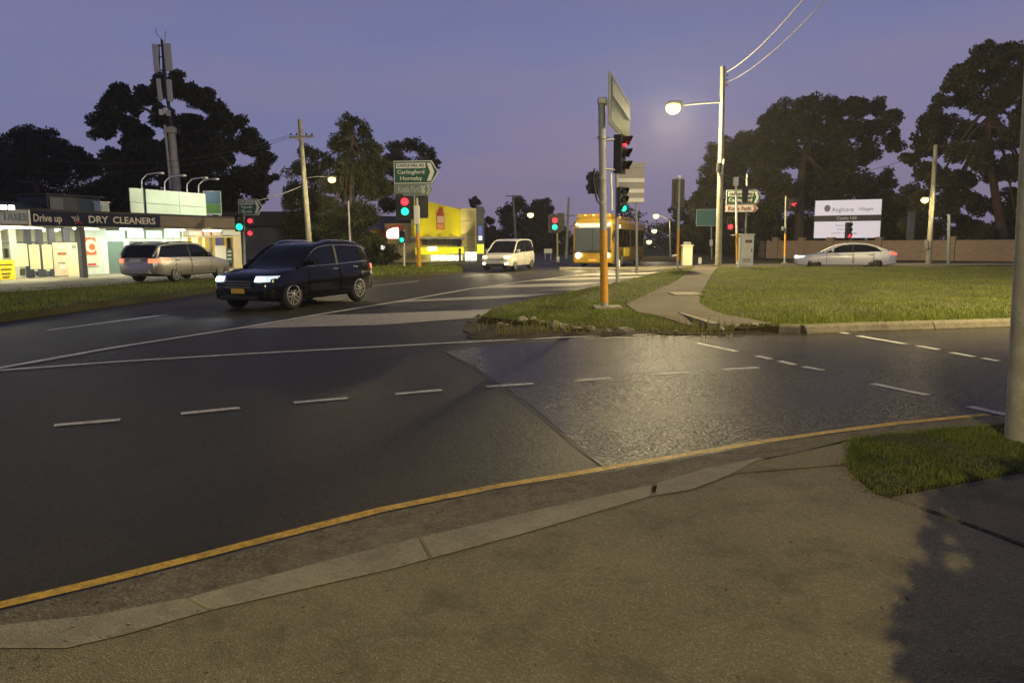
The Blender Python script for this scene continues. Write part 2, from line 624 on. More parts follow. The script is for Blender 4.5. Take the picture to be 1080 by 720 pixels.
def strip(name, pts, w, z, m, parent, w1=None, step=None):
    """painted line of width w along a polyline in xy, edges slightly ragged"""
    P = [Vector((p[0], p[1])) for p in pts]
    Q = [P[0]]
    for a, b in zip(P, P[1:]):
        k = max(1, int((b - a).length / (step or 0.5)))
        Q += [a.lerp(b, i / k) for i in range(1, k + 1)]
    rows = []
    for i, p in enumerate(Q):
        d = (Q[min(i + 1, len(Q) - 1)] - Q[max(i - 1, 0)]).normalized()
        nn = Vector((-d.y, d.x))
        f = i / max(1, len(Q) - 1)
        ww = w + ((w1 or w) - w) * f
        a, b = random.uniform(-.05, .05) * w, random.uniform(-.05, .05) * w
        rows.append([(*(p + nn * (ww / 2 + a)), z), (*(p - nn * (ww / 2 + b)), z)])
    return MB().grid(rows).build(name, m, parent)
def inside(poly, x, y):
    c = False
    j = len(poly) - 1
    for i in range(len(poly)):
        xi, yi = poly[i]
        xj, yj = poly[j]
        if (yi > y) != (yj > y) and x < (xj - xi) * (y - yi) / (yj - yi) + xi:
            c = not c
        j = i
    return c
def terrain(name, poly, hfun, m, kind='structure', step=0.6, skirt=0.3, parent=None, jit=0.0):
    """polygon sheet with relief hfun(x, y) and a vertical edge"""
    B = []
    for i in range(len(poly)):
        a, b = Vector(poly[i]), Vector(poly[(i + 1) % len(poly)])
        k = max(1, int((b - a).length / step))
        B += [a.lerp(b, t / k) for t in range(k)]
    B = [p + Vector((random.gauss(0, jit), random.gauss(0, jit))) for p in B]
    nb = len(B)
    xs = [p.x for p in B]
    ys = [p.y for p in B]
    V = list(B)
    x = min(xs)
    while x < max(xs):
        y = min(ys)
        while y < max(ys):
            q = (x + random.uniform(-.15, .15) * step, y + random.uniform(-.15, .15) * step)
            if inside(poly, *q) and min((Vector(q) - b).length for b in B) > step * 0.4:
                V.append(Vector(q))
            y += step
        x += step
    r = geometry.delaunay_2d_cdt(V, [(i, (i + 1) % nb) for i in range(nb)], [], 1, 1e-4)
    vv = [(p.x, p.y, hfun(p.x, p.y)) for p in r[0]]
    ff = [tuple(f) for f in r[2]]
    mb = MB().add(vv, ff)
    sk = [(p.x, p.y, hfun(p.x, p.y)) for p in B] + [(p.x, p.y, hfun(p.x, p.y) - skirt) for p in B]
    mb.add(sk, [(i, (i + 1) % nb, (i + 1) % nb + nb, i + nb) for i in range(nb)])
    o = mb.build(name, m, parent)
    o['kind'] = kind
    return o
def blades(name, pts, h0, h1, w, m, lean=0.5, parent=None):
    """grass: one bent two-triangle blade per point, pts = array of x, y, z"""
    n = len(pts)
    P = np.asarray(pts, float)
    a = rng.uniform(0, 2 * PI, n)
    h = rng.uniform(h0, h1, n) * rng.uniform(0.6, 1.0, n)
    ww = w * rng.uniform(0.6, 1.4, n)
    ux, uy = np.cos(a), np.sin(a)
    la = rng.uniform(0, 2 * PI, n)
    lr = h * lean * rng.uniform(0.1, 1, n)
    V = np.zeros((n, 5, 3))
    V[:, 0] = P + np.stack([ux * ww, uy * ww, -0.01 + 0 * h], 1)
    V[:, 1] = P - np.stack([ux * ww, uy * ww, 0.01 + 0 * h], 1)
    mid = P + np.stack([np.cos(la) * lr * .35, np.sin(la) * lr * .35, h * .6], 1)
    V[:, 2] = mid - np.stack([ux * ww * .7, uy * ww * .7, 0 * h], 1)
    V[:, 3] = mid + np.stack([ux * ww * .7, uy * ww * .7, 0 * h], 1)
    V[:, 4] = P + np.stack([np.cos(la) * lr, np.sin(la) * lr, h], 1)
    base = (np.arange(n) * 5)[:, None]
    me = bpy.data.meshes.new(name)
    me.vertices.add(n * 5)
    me.vertices.foreach_set('co', V.reshape(-1))
    q = base + np.array([0, 1, 2, 3])
    t = base + np.array([3, 2, 4])
    loops = np.concatenate([q.reshape(-1), t.reshape(-1)])
    me.loops.add(len(loops))
    me.loops.foreach_set('vertex_index', loops.astype(np.int32))
    me.polygons.add(2 * n)
    ls = np.concatenate([np.arange(n) * 4, 4 * n + np.arange(n) * 3])
    me.polygons.foreach_set('loop_start', ls.astype(np.int32))
    me.materials.append(m)
    me.update(calc_edges=True)
    o = bpy.data.objects.new(name, me)
    COL.objects.link(o)
    if parent:
        o.parent = parent
    o['kind'] = 'stuff'
    return o

def leaf_mesh(name, C, size, asp, m, up=0.0, flat=False):
    n = len(C)
    d = rng.normal(size=(n, 3))
    d[:, 2] += up
    if flat:
        d[:, 2] *= .12
    d /= np.linalg.norm(d, axis=1)[:, None]
    e = np.cross(d, rng.normal(size=(n, 3)))
    if flat:
        e = np.cross(d, np.array([[0, 0, 1.0]]) + rng.normal(size=(n, 3)) * .25)
    e /= np.linalg.norm(e, axis=1)[:, None]
    s = size * rng.uniform(.55, 1.35, n)[:, None]
    w = s * asp
    V = np.stack([C - d * s, C + e * w - d * s * .1, C + d * s, C - e * w - d * s * .1], 1)
    me = bpy.data.meshes.new(name)
    me.vertices.add(4 * n)
    me.vertices.foreach_set('co', V.reshape(-1))
    me.loops.add(4 * n)
    me.loops.foreach_set('vertex_index', np.arange(4 * n, dtype=np.int32))
    me.polygons.add(n)
    me.polygons.foreach_set('loop_start', (np.arange(n) * 4).astype(np.int32))
    me.materials.append(m)
    me.update(calc_edges=True)
    return me

# ================================================================== GROUND AND ROADS
sheet('ground', [(-300, -60), (300, -60), (300, 450), (-300, 450)], -0.05, M_SOIL, kind='structure')
road = sheet('road', [(-60, -4), (70, -4), (75, 30), (75, 60), (62, 100), (62, 240), (40, 240), (-40, 120), (-60, 60)], 0.0, M_ASPH, kind='structure')
coarse = XYs([(468, 371), (500, 386), (560, 428), (612, 472), (640, 493), (700, 484), (800, 466), (950, 446), (1030, 438), (1200, 430), (1500, 400), (1300, 340), (1062, 341), (900, 346), (822, 348), (745, 355), (690, 354), (600, 359), (520, 364)])
sheet('asphalt_patch', coarse, 0.004, M_ASPH2, road)
# tar seam between the two surfaces
strip('tar_seam', XYs([(463, 368), (500, 388), (560, 431), (612, 474), (641, 495)]), 0.016, 0.009, mat('tar', (0.012, 0.012, 0.012), 0.45), road, step=0.2)

def dash(a, b, w=0.10, name='lane_dash', z=0.008, m=M_LINE):
    return strip(name, XYs([a, b]), w, z, m, road, step=0.15)
for a, b in (((57, 449), (127, 443)), ((191, 436.5), (253, 430.5)), ((310, 425), (367, 420)), ((417, 416), (466, 411.5)), ((513, 408), (563, 405)),
             ((606, 402), (645, 399)), ((690, 395), (727, 393)), ((762, 390), (800, 388))):
    dash(a, b, 0.105)
for a, b in (((735, 362), (777, 371)), ((798, 375.5), (813, 379)), ((822, 381), (838, 385)), ((848, 387), (868, 391)), ((920, 405), (978, 417)), ((1022, 429), (1062, 438)),
             ((853, 346.5), (895, 352)), ((905, 354.5), (955, 363)), ((968, 365), (990, 369)), ((1003, 372), (1027, 376.5)), ((1036, 378), (1053, 381))):
    dash(a, b, 0.11, 'turn_dash')
strip('edge_line', XYs([(-120, 401), (0, 391), (120, 382), (260, 373.5), (400, 366), (520, 359.5), (620, 355), (690, 352.5)]), 0.13, 0.009, M_LINE, road, step=0.25)
strip('median_line', XYs([(-30, 395), (0, 388.5), (120, 367), (252, 346.5), (330, 333), (430, 316.5), (495, 305), (555, 296.8), (620, 289), (700, 284)]), 0.15, 0.011, M_LINE, road, step=0.4)
strip('lane_dash', XYs([(50, 348.5), (176, 332)]), 0.12, 0.008, M_LINE, road, step=0.3)
strip('lane_dash', XYs([(380, 303), (442, 296.5)]), 0.12, 0.008, M_LINE, road, step=0.3)
strip('lane_dash', XYs([(488, 292), (520, 289)]), 0.12, 0.008, M_LINE, road, step=0.3)
for pts in ([(256, 347), (338, 332.5), (400, 331), (523, 326), (509, 335), (400, 343)],
            [(412, 319.5), (432, 316.5), (590, 309), (556, 313.5)],
            [(499, 304.5), (522, 301), (640, 297.5), (610, 301.5)],
            [(558, 296.4), (582, 293.8), (690, 291), (650, 294.2)],
            [(600, 291.2), (622, 289), (700, 287), (680, 289.2)]):
    sheet('hatch_bar', XYs(pts), 0.0085, M_BAR, road)
# yellow no-stopping line along the near gutter
YL = [(-140, 672), (0, 640), (100, 616), (200, 591), (300, 565), (400, 539.5), (520, 515), (640, 495), (720, 481), (800, 467.5), (880, 456), (950, 447), (1042, 438)]
def off(pts, d):
    P = [Vector(p) for p in pts]
    out = []
    for i, p in enumerate(P):
        t = (P[min(i + 1, len(P) - 1)] - P[max(0, i - 1)]).normalized()
        out.append((p.x - t.y * d, p.y + t.x * d))
    return out
yl = XYs(YL)
strip('yellow_line', yl, 0.085, 0.012, M_YEL, road, step=0.2)
strip('tar_seam', off(yl, -0.075), 0.045, 0.010, MATS['tar'], road, step=0.2)

# ---- near kerb, gutter and footpath
kerb = thing('kerb', None, None)
tag(kerb, kind='structure')
yl_in = off(yl, -0.095)
KU = [(-140, 690), (0, 660), (104, 649), (197, 631), (363, 587), (560, 540), (690, 511), (747, 494), (840, 476), (900, 461), (1000, 452), (1100, 446)]
ku = XYs(KU, 0.03)
gpoly = yl_in + [(ku[-1][0] + 3, ku[-1][1] + .6)] + ku[::-1]
sheet('gutter', gpoly, 0.022, M_GUTTER, kerb)
KL = [(-140, 700), (0, 683), (70, 683), (130, 669), (238, 639), (415, 599), (560, 560), (688, 522.5), (731, 515.5)]
def kpiece(us, ls, z=0.055):
    poly = XYs(us, 0.045) + XYs(ls, z)[::-1]
    bm = bmesh.new()
    vs = [bm.verts.new((p[0], p[1], z)) for p in poly]
    f = bm.faces.new(vs)
    e = bmesh.ops.extrude_face_region(bm, geom=[f])
    for g in e['geom']:
        if isinstance(g, bmesh.types.BMVert):
            g.co.z = -0.05
    bmesh.ops.recalc_face_normals(bm, faces=bm.faces[:])
    top = [ed for ed in bm.edges if all(abs(v.co.z - z) < 1e-5 for v in ed.verts)]
    bmesh.ops.bevel(bm, geom=top, offset=0.008, segments=2, affect='EDGES')
    me = bpy.data.meshes.new('kerb_stone')
    bm.to_mesh(me)
    bm.free()
    me.materials.append(M_CONC2)
    o = bpy.data.objects.new('kerb_stone', me)
    COL.objects.link(o)
    o.parent = kerb
kpiece([(-140, 690), (0, 660), (104, 649), (196.5, 631.2)], [(-140, 702), (0, 683), (70, 683), (130, 669), (222, 643)])
kpiece([(198, 631), (363, 587), (441.7, 567.6)], [(224, 642.5), (415, 599), (453.9, 588.5)])
kpiece([(443, 567.4), (560, 540), (688, 511.6)], [(455, 588.3), (560, 560), (686, 523)])
kpiece([(693, 510.5), (747, 494), (800, 484), (806, 483)], [(691, 522), (731, 515.3), (775, 498)], 0.058)
strip('kerb_joint', XYs([(-140, 702.5), (0, 683.5), (70, 683.5), (130, 669.5), (222, 643.5), (415, 599.6), (560, 560.6), (686, 523.4), (731, 516), (775, 499.2), (892, 489.6)], .055), .009, .0562, mat('joint_dirt', (.022, .018, .012), .95), kerb, step=.15)
# footpath slabs
fp = thing('footpath', None, None)
tag(fp, kind='structure')
def slab(name, pts, z, m=M_CONC, depth=0.12, bev=0.006):
    bm = bmesh.new()
    poly = XYs(pts, z)
    f = bm.faces.new([bm.verts.new((p[0], p[1], z)) for p in poly])
    if f.normal.z < 0:
        f.normal_flip()
    e = bmesh.ops.extrude_face_region(bm, geom=[f])
    for g in e['geom']:
        if isinstance(g, bmesh.types.BMVert):
            g.co.z = z - depth
    bmesh.ops.recalc_face_normals(bm, faces=bm.faces[:])
    top = [ed for ed in bm.edges if all(abs(v.co.z - z) < 1e-5 for v in ed.verts)]
    bmesh.ops.bevel(bm, geom=top, offset=bev, segments=2, affect='EDGES')
    me = bpy.data.meshes.new(name)
    bm.to_mesh(me)
    bm.free()
    me.materials.append(m)
    o = bpy.data.objects.new(name, me)
    COL.objects.link(o)
    o.parent = fp
    return o
sheet('joint_filler', XYs([(-300, 713), (-140, 700), (0, 683), (131, 668), (415, 599), (560, 560), (690, 522), (747, 494), (899, 464), (899, 499), (938, 520), (1082, 496), (1300, 452), (2200, 640), (1640, 800), (2600, 1500), (-1500, 1500)], .05), 0.032, M_SOIL, fp)
slab('paving_slab', [(747, 496), (808, 484), (899, 464), (896, 487), (872, 491), (775, 499.5)], 0.053)
slab('paving_slab', [(-300, 705), (-140, 696), (0, 678), (70, 678), (128, 665), (235, 636), (412, 595), (558, 556), (686, 519), (728, 514), (776, 500.5), (872, 493), (892, 490.5), (899, 499), (922, 520), (936, 524),
                     (1036, 560), (1100, 585), (1600, 800), (2600, 1500), (-1500, 1500)], 0.052)
slab('paving_slab', [(941, 523), (1082, 497), (1300, 452), (2200, 640), (1640, 800), (1104, 582), (1040, 558)], 0.054)
# verge behind the kerb with the near pole: soil and short grass
near_v = XYs([(899, 463), (950, 457), (1000, 452), (1100, 446), (1300, 430), (1310, 449), (1080, 495), (938, 520), (924, 518), (902, 498), (897, 488)], 0.06)
terrain('verge_soil', near_v, lambda x, y: 0.058 + 0.012 * math.sin(x * 5 + y * 3), M_SOIL, step=0.25, skirt=0.1)
M_MOSS = leaf_mat('verge_grass_blades', (0.055, 0.095, 0.016), (0.20, 0.215, 0.050), 0.3, 1.6)
xs = [p[0] for p in near_v]
ys = [p[1] for p in near_v]
pp = []
while len(pp) < 21000:
    x, y = random.uniform(min(xs), min(max(xs), 6.5)), random.uniform(min(ys), max(ys))
    if inside(near_v, x, y):
        d = 0.5 + 0.5 * math.sin(x * 3.1 + 1.7 * math.sin(y * 2.3)) * math.cos(y * 3.7 + x)
        front = 1.0 if x < 4.0 else 0.45
        if random.random() < (0.25 + 0.75 * d) * front:
            pp.append((x, y, 0.062))
for a, b in zip(near_v, near_v[1:] + near_v[:1]):
    for _ in range(int((Vector(a) - Vector(b)).length * 420)):
        q = Vector(a).lerp(Vector(b), random.random())
        q += Vector((random.gauss(0, .028), random.gauss(0, .028)))
        if q.x < 6.5:
            pp.append((q.x, q.y, .064))
blades('grass', pp, 0.008, 0.030, 0.0030, M_MOSS, 1.1)

# dry leaf litter and grit along the gutter, in the joints and on the slabs
lit = []
for i in range(len(yl_in) - 1):
    a, b = Vector(yl_in[i]), Vector(yl_in[i + 1])
    t = (b - a).normalized()
    nn = Vector((t.y, -t.x))
    for _ in range(int((b - a).length * 42)):
        q = a.lerp(b, random.random()) + nn * abs(random.gauss(0, .16))
        lit.append((q.x, q.y, .026))
for _ in range(260):
    q = G(random.uniform(-60, 1140), random.uniform(560, 760), .066)
    lit.append((q.x, q.y, .057))
for _ in range(220):
    q = G(random.gauss(905, 20), random.gauss(495, 14), .066)
    lit.append((q.x, q.y, .058))
LP = np.array(lit)
lo = bpy.data.objects.new('leaf_litter', leaf_mesh('leaf_litter', LP, .011, .45, leaf_mat('dry_leaf', (.035, .026, .014), (.15, .11, .05), .1, 6.0), flat=True))
COL.objects.link(lo)
lo['kind'] = 'stuff'

# ---- traffic island lawn with its path
def hz(x, y):
    t = min(1.0, max(0.0, (y - 14.0) / 21.0))
    e = min(1.0, max(0.0, (y - 13.7) / 1.5))
    k = min(1.0, max(0.0, (x - 3.4) / 0.8))
    e = max(e * e * (3 - 2 * e), k)
    return 0.02 + 0.10 * e + 0.30 * t * t * (3 - 2 * t)
def lawn_xy(pts):
    out = []
    for a, b in pts:
        z = 0.2
        for _ in range(6):
            p = G(a, b, z)
            z = hz(p.x, p.y)
        out.append((p.x, p.y))
    return out
ISL = lawn_xy([(508, 334), (540, 340), (600, 343), (660, 347), (705, 349), (745, 348.5), (822, 343.5), (845, 344.5), (900, 342), (980, 340), (1062, 337.5), (1200, 333), (1420, 328)]) + [(30, 36.5)] + \
      lawn_xy([(1065, 281.3), (960, 281.3), (860, 281.3), (790, 281.4), (735, 281.5), (705, 285), (660, 296), (600, 308), (556, 316), (520, 325)])
isl = terrain('lawn_island', ISL, hz, M_TURF, step=0.8, skirt=0.4)
PATH = lawn_xy([(745, 347.5), (720, 343), (699, 337), (672, 330), (660, 321.5), (685, 310), (711, 298), (726, 288), (734, 281.9), (758, 281.9), (752, 288), (745, 300), (738, 311), (737, 320), (750, 328), (764, 333), (790, 337), (820, 342.8)])
M_PATH = ground_mat('path_concrete', (0.100, 0.084, 0.060), (0.20, 0.17, 0.13), 0.9, 0.35, 80, 0.6, 60, 0.22, 0.9, (0.07, 0.055, 0.04), 0.6, 0.3)
terrain('path', PATH, lambda x, y: hz(x, y) + 0.025, M_PATH, step=0.6, skirt=0.1)
# ramp stone and lawn kerb
rs = lawn_xy([(714, 331), (722, 332.5), (758, 346.5), (749, 347.5)])
MB().prism(rs, 0.0, 0.165).build('ramp_stone', M_CONC2, isl)
kx = lawn_xy([(822, 343.5), (845, 344.5), (900, 342), (980, 340), (1062, 337.5), (1200, 333), (1420, 328)])
for a, b in zip(kx, kx[1:]):
    A, B = Vector(a), Vector(b)
    t = (B - A).normalized()
    nn = Vector((t.y, -t.x))
    k = max(1, round((B - A).length / 1.8))
    for i in range(k):
        p, q = A.lerp(B, i / k) + t * .008, A.lerp(B, (i + 1) / k) - t * .008
        m = MB()
        m.add([(*(p + nn * .16), -.02), (*(q + nn * .16), -.02), (*(q + nn * .16), .02), (*(p + nn * .16), .02), (*(p + nn * .11), .115), (*(q + nn * .11), .115), (*(q + nn * .07), .145), (*(p + nn * .07), .145),
               (*(p - nn * .10), .150), (*(q - nn * .10), .150), (*(p - nn * .10), -.02), (*(q - nn * .10), -.02)],
              [(0, 1, 2, 3), (3, 2, 5, 4), (4, 5, 6, 7), (7, 6, 9, 8), (8, 9, 11, 10), (0, 3, 4, 7, 8, 10), (1, 11, 9, 6, 5, 2)])
        m.build('kerb_stone', M_CONC2 if i % 2 else M_GUTTER, isl)
# dirt and broken edging stones on the worn tip of the island
dirt = XYs([(488, 344), (505, 331), (545, 336), (620, 341), (700, 345), (745, 347), (822, 343), (830, 347), (750, 352), (690, 351), (610, 353.5), (520, 357), (495, 355)], 0.03)
terrain('soil', dirt, lambda x, y: 0.016 + 0.010 * math.sin(x * 4) * math.cos(y * 5), M_SOIL, step=0.22, skirt=0.03, jit=.045)
for i, (a, b, s) in enumerate(((523, 336, .10), (528, 340, .14), (551, 337.5, .22), (562, 337, .16), (572, 338.5, .13), (578, 339.5, .15), (586, 340.5, .24), (594, 341.5, .2), (601, 341.5, .22), (608, 342.5, .2), (615, 342.5, .18),
                               (622, 343, .2), (640, 345, .16), (655, 345.5, .28), (664, 346, .2), (690, 348, .14), (712, 349.5, .12), (760, 349.5, .13), (778, 349, .12), (795, 348, .15), (810, 347.5, .12), (534, 344, .12), (505, 338, .12), (596, 349, .09), (561, 346, .1))):
    p = G(a, b + (1.5 if i < 15 else -2.0), 0.08)
    bm = bmesh.new()
    bmesh.ops.create_icosphere(bm, subdivisions=1, radius=0.5)
    for v in bm.verts:
        v.co = Vector((v.co.x * s * random.uniform(.9, 1.3), v.co.y * s * random.uniform(.6, .9), v.co.z * s * random.uniform(.4, .75)))
        v.co += Vector([random.uniform(-.12, .12) * s for _ in range(3)])
    me = bpy.data.meshes.new('edging_stone')
    bm.to_mesh(me)
    bm.free()
    me.materials.append(M_CONC2 if i % 5 else M_GUTTER)
    o = bpy.data.objects.new('edging_stone', me)
    COL.objects.link(o)
    o.parent = isl
    o.location = (p.x, p.y, max(.045, hz(p.x, p.y) + .03))
    o.rotation_euler = (0, 0, random.uniform(-.6, .6))
# grass of the island (kept off the path)
M_BLADE = leaf_mat('lawn_grass_blades', (0.100, 0.135, 0.022), (0.228, 0.268, 0.044), 0.3, 0.55)
pts = []
xs = [p[0] for p in ISL]
ys = [p[1] for p in ISL]
PB = off(PATH, 0.0)
n = 0
while n < 95000:
    y = 13.0 + 24.0 * random.random() ** 2.1
    x = random.uniform(max(-2, min(xs)), 30 if y > 30 else 24)
    if inside(ISL, x, y) and not inside(PB, x, y):
        d = math.sin(x * 1.3 + 2 * math.sin(y * .9)) * math.cos(y * 1.7 + .5 * x)
        if random.random() < 0.66 + 0.34 * d:
            pts.append((x, y, hz(x, y)))
            n += 1
blades('grass', pts, 0.025, 0.072, 0.0085, M_BLADE, 0.9)
# taller seeding grass beside the kerb and weeds in the dirt
pts = []
for (a, b, r, k) in ((752, 334, .5, 60), (780, 337, .9, 130), (800, 339, .8, 90), (840, 341, .9, 130), (870, 340.5, 1.0, 160), (905, 340, 1.0, 120), (950, 338.5, 1.2, 120), (1000, 337, 1.5, 150), (1040, 336, 1.0, 90)):
    c = lawn_xy([(a, b)])[0]
    for _ in range(k):
        x, y = c[0] + random.gauss(0, r * .6), c[1] + random.gauss(0, .3)
        if inside(ISL, x, y) and not inside(PATH, x, y):
            pts.append((x, y, hz(x, y)))
blades('tall_grass', pts, 0.10, 0.24, 0.010, M_BLADE, 0.55)
pts = []
for (a, b, r, k) in ((532, 352, .14, 40), (548, 351, .16, 36), (561, 349, .10, 26), (566, 351, .1, 24), (578, 348, .12, 34), (585, 350, .15, 26), (605, 350, .2, 22), (632, 350, .1, 16), (524, 348, .2, 20), (592, 349, .1, 18), (640, 349, .3, 20), (690, 349, .4, 60), (715, 349, .4, 60), (735, 350, .3, 40), (770, 350, .4, 20)):
    c = G(a, b, .03)
    for _ in range(int(k * .6)):
        pts.append((c.x + random.gauss(0, r), c.y + random.gauss(0, r), .03))
blades('weeds', pts, 0.10, 0.34, 0.011, leaf_mat('weed_blades', (0.12, 0.13, 0.035), (0.26, 0.24, 0.07), .3, 2.0), 0.55)
# pale inspection cover in the path
c = lawn_xy([(722, 311)])[0]
MB().bevbox((0, 0, 0), (0.75, 0.9, 0.03), 0.008).build('inspection_cover', M_CONC2, isl, (c[0], c[1], hz(*c) + 0.036))

# ---- left verges
def flat_verge(name, pts, z, m=M_TURF):
    return terrain(name, XYs(pts, z), lambda x, y: z, m, step=1.2, skirt=0.16)
V1 = [(-200, 318), (-60, 311), (0, 307.5), (70, 303), (135, 298.5), (228, 293.5), (236, 297), (228, 302.5), (170, 311), (100, 319), (40, 327), (0, 332), (-80, 342), (-220, 358)]
flat_verge('grass_verge', V1, 0.16)
V2 = [(372, 283.5), (400, 281.5), (440, 280.5), (472, 280.7), (490, 282.6), (486, 286), (440, 289), (392, 291.2), (372, 290)]
flat_verge('grass_median', V2, 0.12)
def scatter(poly_px, z, n, h0, h1, w, m, name='grass'):
    P = XYs(poly_px, z)
    X = [p[0] for p in P]
    Y = [p[1] for p in P]
    o = []
    while len(o) < n:
        q = (random.uniform(max(-24, min(X)), max(X)), random.uniform(min(Y), max(Y)))
        if inside(P, *q):
            o.append((*q, z))
    return blades(name, o, h0, h1, w, m, .8)
scatter(V1, 0.16, 9000, .05, .12, .016, M_BLADE)
scatter(V2, 0.12, 5000, .06, .22, .024, M_BLADE)
MB().add([(*p, 0.20) for p in XYs([(-400, 330), (-200, 319), (-60, 312), (0, 308.5), (70, 304), (135, 299), (232, 293.5), (330, 288), (330, 274.5), (250, 275.5), (100, 279), (0, 281), (-400, 290)], 0.20)], [tuple(range(13))]).build('forecourt', M_PAVE)['kind'] = 'structure'
terrain('cross_street', [(9, 37.0), (12, 36.7), (60, 36.7), (60, 43.2), (12, 43.2), (9, 43)], lambda x, y: 0.01 + .14 * min(1, max(0, (x - 9) / 3)), M_ASPH, step=1.5, skirt=.1)
# far footpath beyond the island and the verge up to the brick wall
sheet('far_footpath', XYs([(590, 281.7), (690, 281.2), (757, 278.2), (845, 277.5), (1400, 277), (1400, 278.3), (860, 279.2), (760, 280), (700, 282.6), (590, 283)], 0.1), 0.10, M_CONC2, kind='structure', z0=-0.02)
terrain('far_verge', [(9, 62), (19, 55), (45, 42), (90, 44), (90, 90), (45, 150), (24, 150), (16, 100)], lambda x, y: 0.08, M_TURF, step=6, skirt=.1)
terrain('far_verge', [(-60, 75), (-14, 62), (-6, 90), (4, 160), (10, 260), (-120, 260)], lambda x, y: 0.06, M_TURF, step=9, skirt=.1)

# ================================================================== TREES
def tree(name, label, blobs, depth, trunk, tr=0.3, leaf=0.26, asp=0.42, m=None, bark=None, dens=2.0, clump=7, loose=0.30, group=None, cat='tree', spread=0.45, zb=0.0, limbs=8, big=1.25):
    """blobs: (px, py, r) clumps of the crown; trunk: px, py points from the ground up"""
    k = depth / F
    T = [D(a, b, depth) for a, b in trunk]
    T[0].z = zb
    base = T[0].copy()
    xs = [b[0] for b in blobs]
    R = (max(xs) - min(xs)) / 2 * k + 0.5
    root = thing(name, label, cat, base, 0, group)
    pts, cen = [], []
    for (a, b, r) in blobs:
        c = D(a, b, depth)
        rel = (a - (max(xs) + min(xs)) / 2) * k / R
        room = R * spread * math.sqrt(max(0.05, 1 - rel * rel))
        c2 = D(a, b, depth + random.uniform(-room, room))
        rw = r * c2.y / F
        cen.append((c2, rw))
        r = r * big
        rw *= big
        n = max(60, int(dens * 2.4 * r * r))
        sub = rng.normal(size=(clump, 3))
        sub /= np.linalg.norm(sub, axis=1)[:, None]
        sub *= (rng.uniform(.10, .78, clump) * rw)[:, None]
        which = rng.integers(0, clump, n)
        q = rng.normal(size=(n, 3))
        q /= np.linalg.norm(q, axis=1)[:, None]
        q *= (rng.uniform(0, 1, n) ** 0.45 * rw * (loose + .22))[:, None]
        q[:, 2] *= .8
        pts.append(np.array(c2)[None] + sub[which] + q)
    P = np.concatenate(pts)
    P = P[P[:, 2] > zb + .1] - np.array(base)[None]
    cr = bpy.data.objects.new('crown', leaf_mesh('crown', P, leaf * .70, asp, m))
    COL.objects.link(cr)
    cr.parent = root
    mb = MB()
    nT = len(T)
    top = T[-1]
    mb.tube([t - base for t in T], [tr * (1 - .6 * i / max(1, nT - 1)) for i in range(nT)], 9)
    order = sorted(cen, key=lambda c: -c[1])
    pick = order[:limbs * 2:2] if len(order) > limbs else order
    for c, rw in pick:
        f = random.uniform(.35, 1)
        st = T[-2].lerp(T[-1], f) if nT > 1 else top
        mid = st.lerp(c, .5) + Vector((0, 0, (c - st).length * .06))
        mb.tube([st - base, mid - base, c - base, c - base + (c - st).normalized() * rw * .5], [tr * .36, tr * .24, tr * .12, tr * .04], 6)
    mb.build('trunk', bark or M_BARK, root, smooth=40)
    return root
LF_DARK = leaf_mat('dark_gum_leaves', (0.012, 0.017, 0.008), (0.044, 0.050, 0.020), .2, .35)
LF_GUM = leaf_mat('olive_gum_leaves', (0.026, 0.028, 0.010), (0.105, 0.095, 0.038), .22, .30)
LF_GREEN = leaf_mat('green_leaves', (0.026, 0.034, 0.013), (0.080, 0.090, 0.032), .25, .5)
LF_FAR = leaf_mat('far_tree_leaves', (0.020, 0.026, 0.012), (0.058, 0.064, 0.028), .2, .2)
# --- left skyline
tree('gum_tree', 'dark spreading tree behind the lit shops at the far left edge', [(22, 148, 17), (45, 151, 16), (5, 156, 18), (65, 155, 16), (82, 167, 14), (30, 172, 24), (60, 182, 22), (0, 185, 25), (93, 181, 14), (104, 176, 9), (-25, 165, 24),
     (-20, 195, 26), (25, 200, 24), (60, 208, 24), (95, 205, 18), (10, 220, 22), (45, 228, 22), (85, 228, 20), (110, 195, 12)], 74, [(40, 262), (40, 210), (35, 165)], .45, .27, .42, LF_DARK, zb=.0, dens=2.1)
tree('gum_tree', 'tall domed black tree behind the phone tower', [(133, 106, 17), (113, 124, 17), (150, 110, 13), (106, 140, 11), (120, 102, 10), (157, 96, 12), (168, 88, 12), (182, 90, 13), (194, 98, 12), (208, 106, 14), (222, 112, 14), (234, 122, 14), (228, 130, 14),
     (248, 134, 14), (262, 146, 15), (272, 160, 14), (279, 172, 11), (283, 190, 8), (276, 206, 10), (262, 190, 22), (228, 155, 18), (196, 128, 14), (188, 150, 20), (160, 158, 19), (122, 168, 17), (145, 185, 26), (188, 185, 26), (225, 190, 26),
     (248, 212, 20), (120, 210, 26), (165, 218, 24), (210, 220, 24), (105, 232, 18), (250, 238, 18), (150, 140, 13), (172, 120, 12), (240, 165, 16), (211, 165, 14), (140, 128, 12), (150, 160, 16), (135, 155, 14), (178, 132, 13), (205, 140, 14)], 64, [(190, 268), (190, 215), (182, 160), (178, 125)], .55, .27, .42, LF_DARK, dens=2.3, loose=.26)
tree('slender_tree', 'thin tree with bare branches beside the leaning timber power pole', [(322, 158, 9), (332, 166, 9), (316, 178, 13), (334, 186, 13), (312, 200, 14), (326, 210, 16), (304, 212, 10), (335, 222, 13), (318, 232, 16), (340, 240, 14), (310, 250, 14), (330, 255, 15), (306, 235, 10)],
     52, [(322, 275), (318, 240), (320, 205), (322, 170)], .16, .17, .34, LF_GREEN, M_BARKP, dens=2.2, loose=.34)
